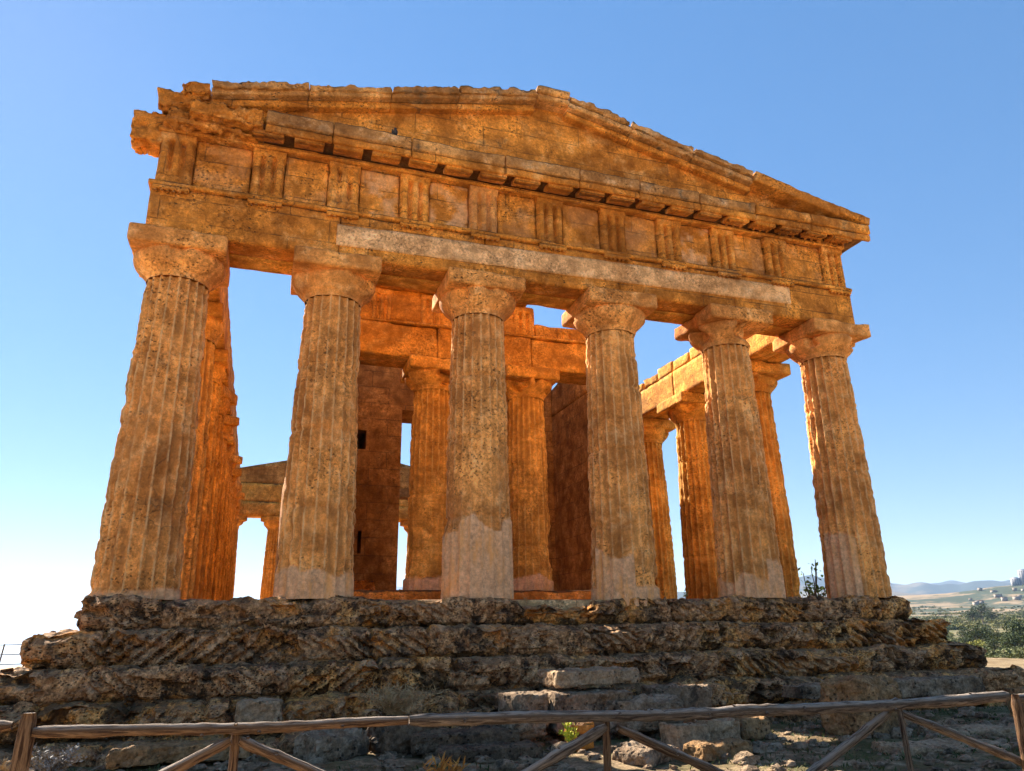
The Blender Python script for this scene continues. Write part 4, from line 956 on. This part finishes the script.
pole('brace', [(-0.16, FY + 0.03, -1.30), (1.35, FY + 0.03, -1.86)], 0.038, 0.044, M_wood2, 16)

# railing far at the left
RAIL = empty('railing', (-16.0, 27.0, -2.1), 'thin dark metal railing on the cliff edge at the far left', 'railing')
RL = np.array([-16.0, 27.0, -2.1])
def rod(name, a, b, r):
    A = Acc(); add_tube(A, [a, b], [r, r], nseg=6); keep_in_place(RL, A); A.build(name, M_metal, RAIL)
for i in range(9):
    x = -15.6 - i * 0.95; y = 27 - i * 0.15
    z = float(ground_h(np.array([x]), np.array([y]))[0])
    rod('post', (x, y, z - 0.2), (x + 0.12, y, -0.94), 0.035)
for zz in (-0.98, -1.40, -1.82): rod('rail', (-15.4, 27.03, zz), (-24, 25.7, zz), 0.022)

# pigeon on the cornice
def pigeon(loc):
    root = empty('pigeon', loc, 'dark pigeon perched on the cornice in front of the tympanum', 'bird')
    A = Acc()
    t = np.linspace(0, 1, 20)
    P = np.stack([0.02 * np.sin(t * 3), 0.05 - 0.12 * t, 0.03 + 0.20 * t - 0.04 * t * t], -1)
    R = np.interp(t, [0, .12, .35, .6, .74, .80, .88, .95, 1], [.008, .035, .058, .052, .034, .028, .032, .024, .004])
    add_tube(A, P, R, nseg=12); A.build('body', M_bird, root)
    B = Acc(); add_tube(B, [(0.005, -0.075, 0.175), (0.005, -0.105, 0.165)], [0.008, 0.002], nseg=6); B.build('beak', M_bird, root)
    for s in (-1, 1):
        W = Acc(); V, Q = rough_box((0.045 * s, 0.0, 0.10), (0.03, 0.06, 0.14), res=0.02, r=0.013, amp=0.0, rot=[[1, 0, 0], [0, .87, -.5], [0, .5, .87]]); W.add(V, Q); W.build('wing', M_bird, root)
        G = Acc(); add_tube(G, [(0.02 * s, 0, 0.06), (0.02 * s, -0.01, 0.0)], [0.006, 0.005], nseg=5); G.build('leg', M_bird, root)
pigeon((-3.78, -1.03, ZF + 0.585))

# ------------------------------------------------------------------ the valley: trees, wood, tower blocks
def az_pt(az, D):
    a = math.radians(az); return CAM[0] + D * math.sin(a), CAM[1] + D * math.cos(a)
def gz1(x, y): return float(ground_h(np.array([x]), np.array([y]))[0])
def make_tree(name, h, rx, rz_, mat, seed, label, dens=1500, ls=0.45, lobes=13):
    rnd = np.random.default_rng(seed); root = empty(name, (0, 0, 0), label, 'tree', 'trees in the valley')
    T_ = Acc(); zc = h - rz_
    add_tube(T_, [(0, 0, -0.5), (0.1, 0.05, zc * 0.5), (0.15, -0.1, zc + rz_ * 0.4)], [0.035 * h, 0.028 * h, 0.012 * h], nseg=7)
    pts = []
    for i in range(lobes):
        d = rnd.normal(size=3); d /= np.linalg.norm(d); c = d * np.array([rx, rx, rz_]) * rnd.uniform(0.35, 0.7) + np.array([0, 0, zc])
        add_tube(T_, [(0.1, 0, zc * 0.75), tuple(c)], [0.014 * h, 0.005 * h], nseg=5)
        q = rnd.normal(size=(dens // lobes, 3)); q /= np.linalg.norm(q, axis=1)[:, None]
        pts.append(c + q * rnd.uniform(0.45, 1.0, (len(q), 1)) ** 0.5 * np.array([rx, rx, rz_]) * 0.45)
    T_.build('trunk', M_bark, root)
    L = Acc(); leaves_acc(L, np.concatenate(pts), ls, rnd, up=0.1, aspect=0.8); L.build('crown', mat, root, smooth=False)
    return root
LAB = {'pine': 'dark rounded pine standing in the valley scrub', 'olive': 'grey green olive tree in the valley grove', 'almond': 'yellowish green low tree in the valley below the temple'}
protos_t = {'pine': make_tree('pine_tree', 9, 4.2, 3.6, M_leaf_dark, 1, LAB['pine']),
            'olive': make_tree('olive_tree', 6, 3.4, 2.3, M_leaf_olive, 2, LAB['olive']),
            'almond': make_tree('almond_tree', 5, 3.0, 2.0, M_leaf_yel, 3, LAB['almond'])}
spots = []
rt = np.random.default_rng(12)
for i in range(90):
    az = rt.uniform(42.5, 53.5); D = rt.uniform(165, 620)
    kd = rt.choice(['pine', 'olive', 'olive', 'almond', 'olive'], p=[.3, .25, .2, .15, .10]) if D > 230 else rt.choice(['almond', 'olive'])
    spots.append((az, D, kd, rt.uniform(0.55, 1.05)))
spots += [(49.4, 330, 'pine', 1.15), (51.6, 300, 'pine', 1.25), (52.3, 300, 'pine', 1.2), (49.3, 900, 'pine', 2.0), (49.8, 920, 'pine', 2.2), (50.3, 900, 'pine', 1.8)]
used = set()
for az, D, kd, sc in spots:
    x, y = az_pt(az, D); src = protos_t[kd]
    if kd in used:
        o = src.copy(); COL.objects.link(o)
        for ch in src.children:
            c = ch.copy(); COL.objects.link(c); c.parent = o
    else: o = src; used.add(kd)
    o.location = (x, y, gz1(x, y) - 0.2); o.scale = (sc, sc, sc * rt.uniform(0.85, 1.1)); o.rotation_euler = (0, 0, rt.uniform(0, 6.28))
# far groves that read as one mass
A = Acc()
for i in range(1900):
    az = rt.uniform(40, 56); D = 520 * (2100 / 520) ** rt.random()
    x, y = az_pt(az, D)
    if fbm(np.array([[x / 140, y / 140, 0]]), 3, 91)[0] < 0.40 + 0.11 * (D > 1000): continue
    z = gz1(x, y); hh = rt.uniform(2.5, 6.5); n = 95
    q = rt.normal(size=(n, 3)); q /= np.linalg.norm(q, axis=1)[:, None]; q[:, 2] = np.abs(q[:, 2])
    leaves_acc(A, np.array([x, y, z]) + q * rt.uniform(0.4, 1, (n, 1)) * np.array([hh * 0.75, hh * 0.75, hh * 0.8]), 1.25, rt, up=0.1, aspect=0.9)
tag(A.build('woodland', M_wooded, smooth=False), 'green groves and scrub filling the valley', 'woodland', kind='stuff')
def tower(az, D, w, d, h, floors, cols, rz, label):
    x, y = az_pt(az, D); z = gz1(x, y) - 4
    root = empty('tower_block', (x, y, z), label, 'building', 'tower blocks on the far hill'); root.rotation_euler = (0, 0, rz)
    A = Acc(); A.add(*rough_box((0, 0, h / 2), (w, d, h), res=20, r=0.2, amp=0.0)); A.build('wall', M_concrete, root)
    A = Acc(); A.add(*rough_box((0, 0, h + 0.8), (w * 0.5, d * 0.5, 2.4), res=20, r=0.1, amp=0.0)); A.build('roof', M_concrete, root)
    for f in range(floors):
        for c in range(cols):
            A = Acc(); A.add(*rough_box((-w / 2 + w * (c + 0.5) / cols, -d / 2 - 0.05, 5 + (h - 8) * (f + 0.5) / floors), (w / cols * 0.5, 0.3, (h - 8) / floors * 0.5), res=20, r=0.02, amp=0)); A.build('window', M_window, root)
tower(52.0, 2950, 26, 18, 27, 6, 4, math.radians(-40), 'lower pale tower block on the far hill, left of the taller one')
tower(52.45, 3000, 26, 18, 48, 9, 4, math.radians(-48), 'taller pale tower block at the right edge on the far hill')

rh = np.random.default_rng(33)
def house(az, D, w, d, h, rz):
    x, y = az_pt(az, D); z = gz1(x, y) - 1
    root = empty('house', (x, y, z), 'tiny pale house on the far hillside below the tower blocks', 'house', 'pale houses on the far hillside'); root.rotation_euler = (0, 0, rz)
    A = Acc(); A.add(*rough_box((0, 0, h / 2), (w, d, h), res=30, r=0.1, amp=0)); A.build('wall', M_house, root)
    A = Acc(); A.add(*rough_box((0, 0, h + 0.4), (w + 0.8, d + 0.8, 0.8), res=30, r=0.1, amp=0)); A.build('roof', M_roof, root)
M_house = leaf_mat('faded_house_wall', (0.24, 0.20, 0.16), (0.33, 0.28, 0.22), 0.05)
M_roof = leaf_mat('dull_tile_roof', (0.28, 0.15, 0.09), (0.36, 0.22, 0.14), 0.2)
for i in range(14): house(rh.uniform(49.3, 52.9), rh.uniform(2150, 2900), rh.uniform(9, 20), rh.uniform(8, 12), rh.uniform(5, 11), rh.uniform(-1, 1))

# ------------------------------------------------------------------ air
HAZE_DENSITY = 0.00004
A = Acc(); L, Q = lattice((1, 1, 1), 1.0); A.add(L * np.array([60000, 60000, 900]) + np.array([0, 0, 330]), Q)
T = bpy.data.materials.new('valley_haze'); T.use_nodes = True; t_ = T.node_tree; t_.nodes.clear()
ov = t_.nodes.new('ShaderNodeOutputMaterial'); pv = t_.nodes.new('ShaderNodeVolumePrincipled')
pv.inputs['Color'].default_value = (0.45, 0.65, 1.0, 1); pv.inputs['Density'].default_value = HAZE_DENSITY; pv.inputs['Anisotropy'].default_value = 0.2
t_.links.new(pv.outputs[0], ov.inputs['Volume'])
tag(A.build('haze', T, smooth=False), 'pale blue summer haze over the valley and sea', 'haze', kind='stuff')
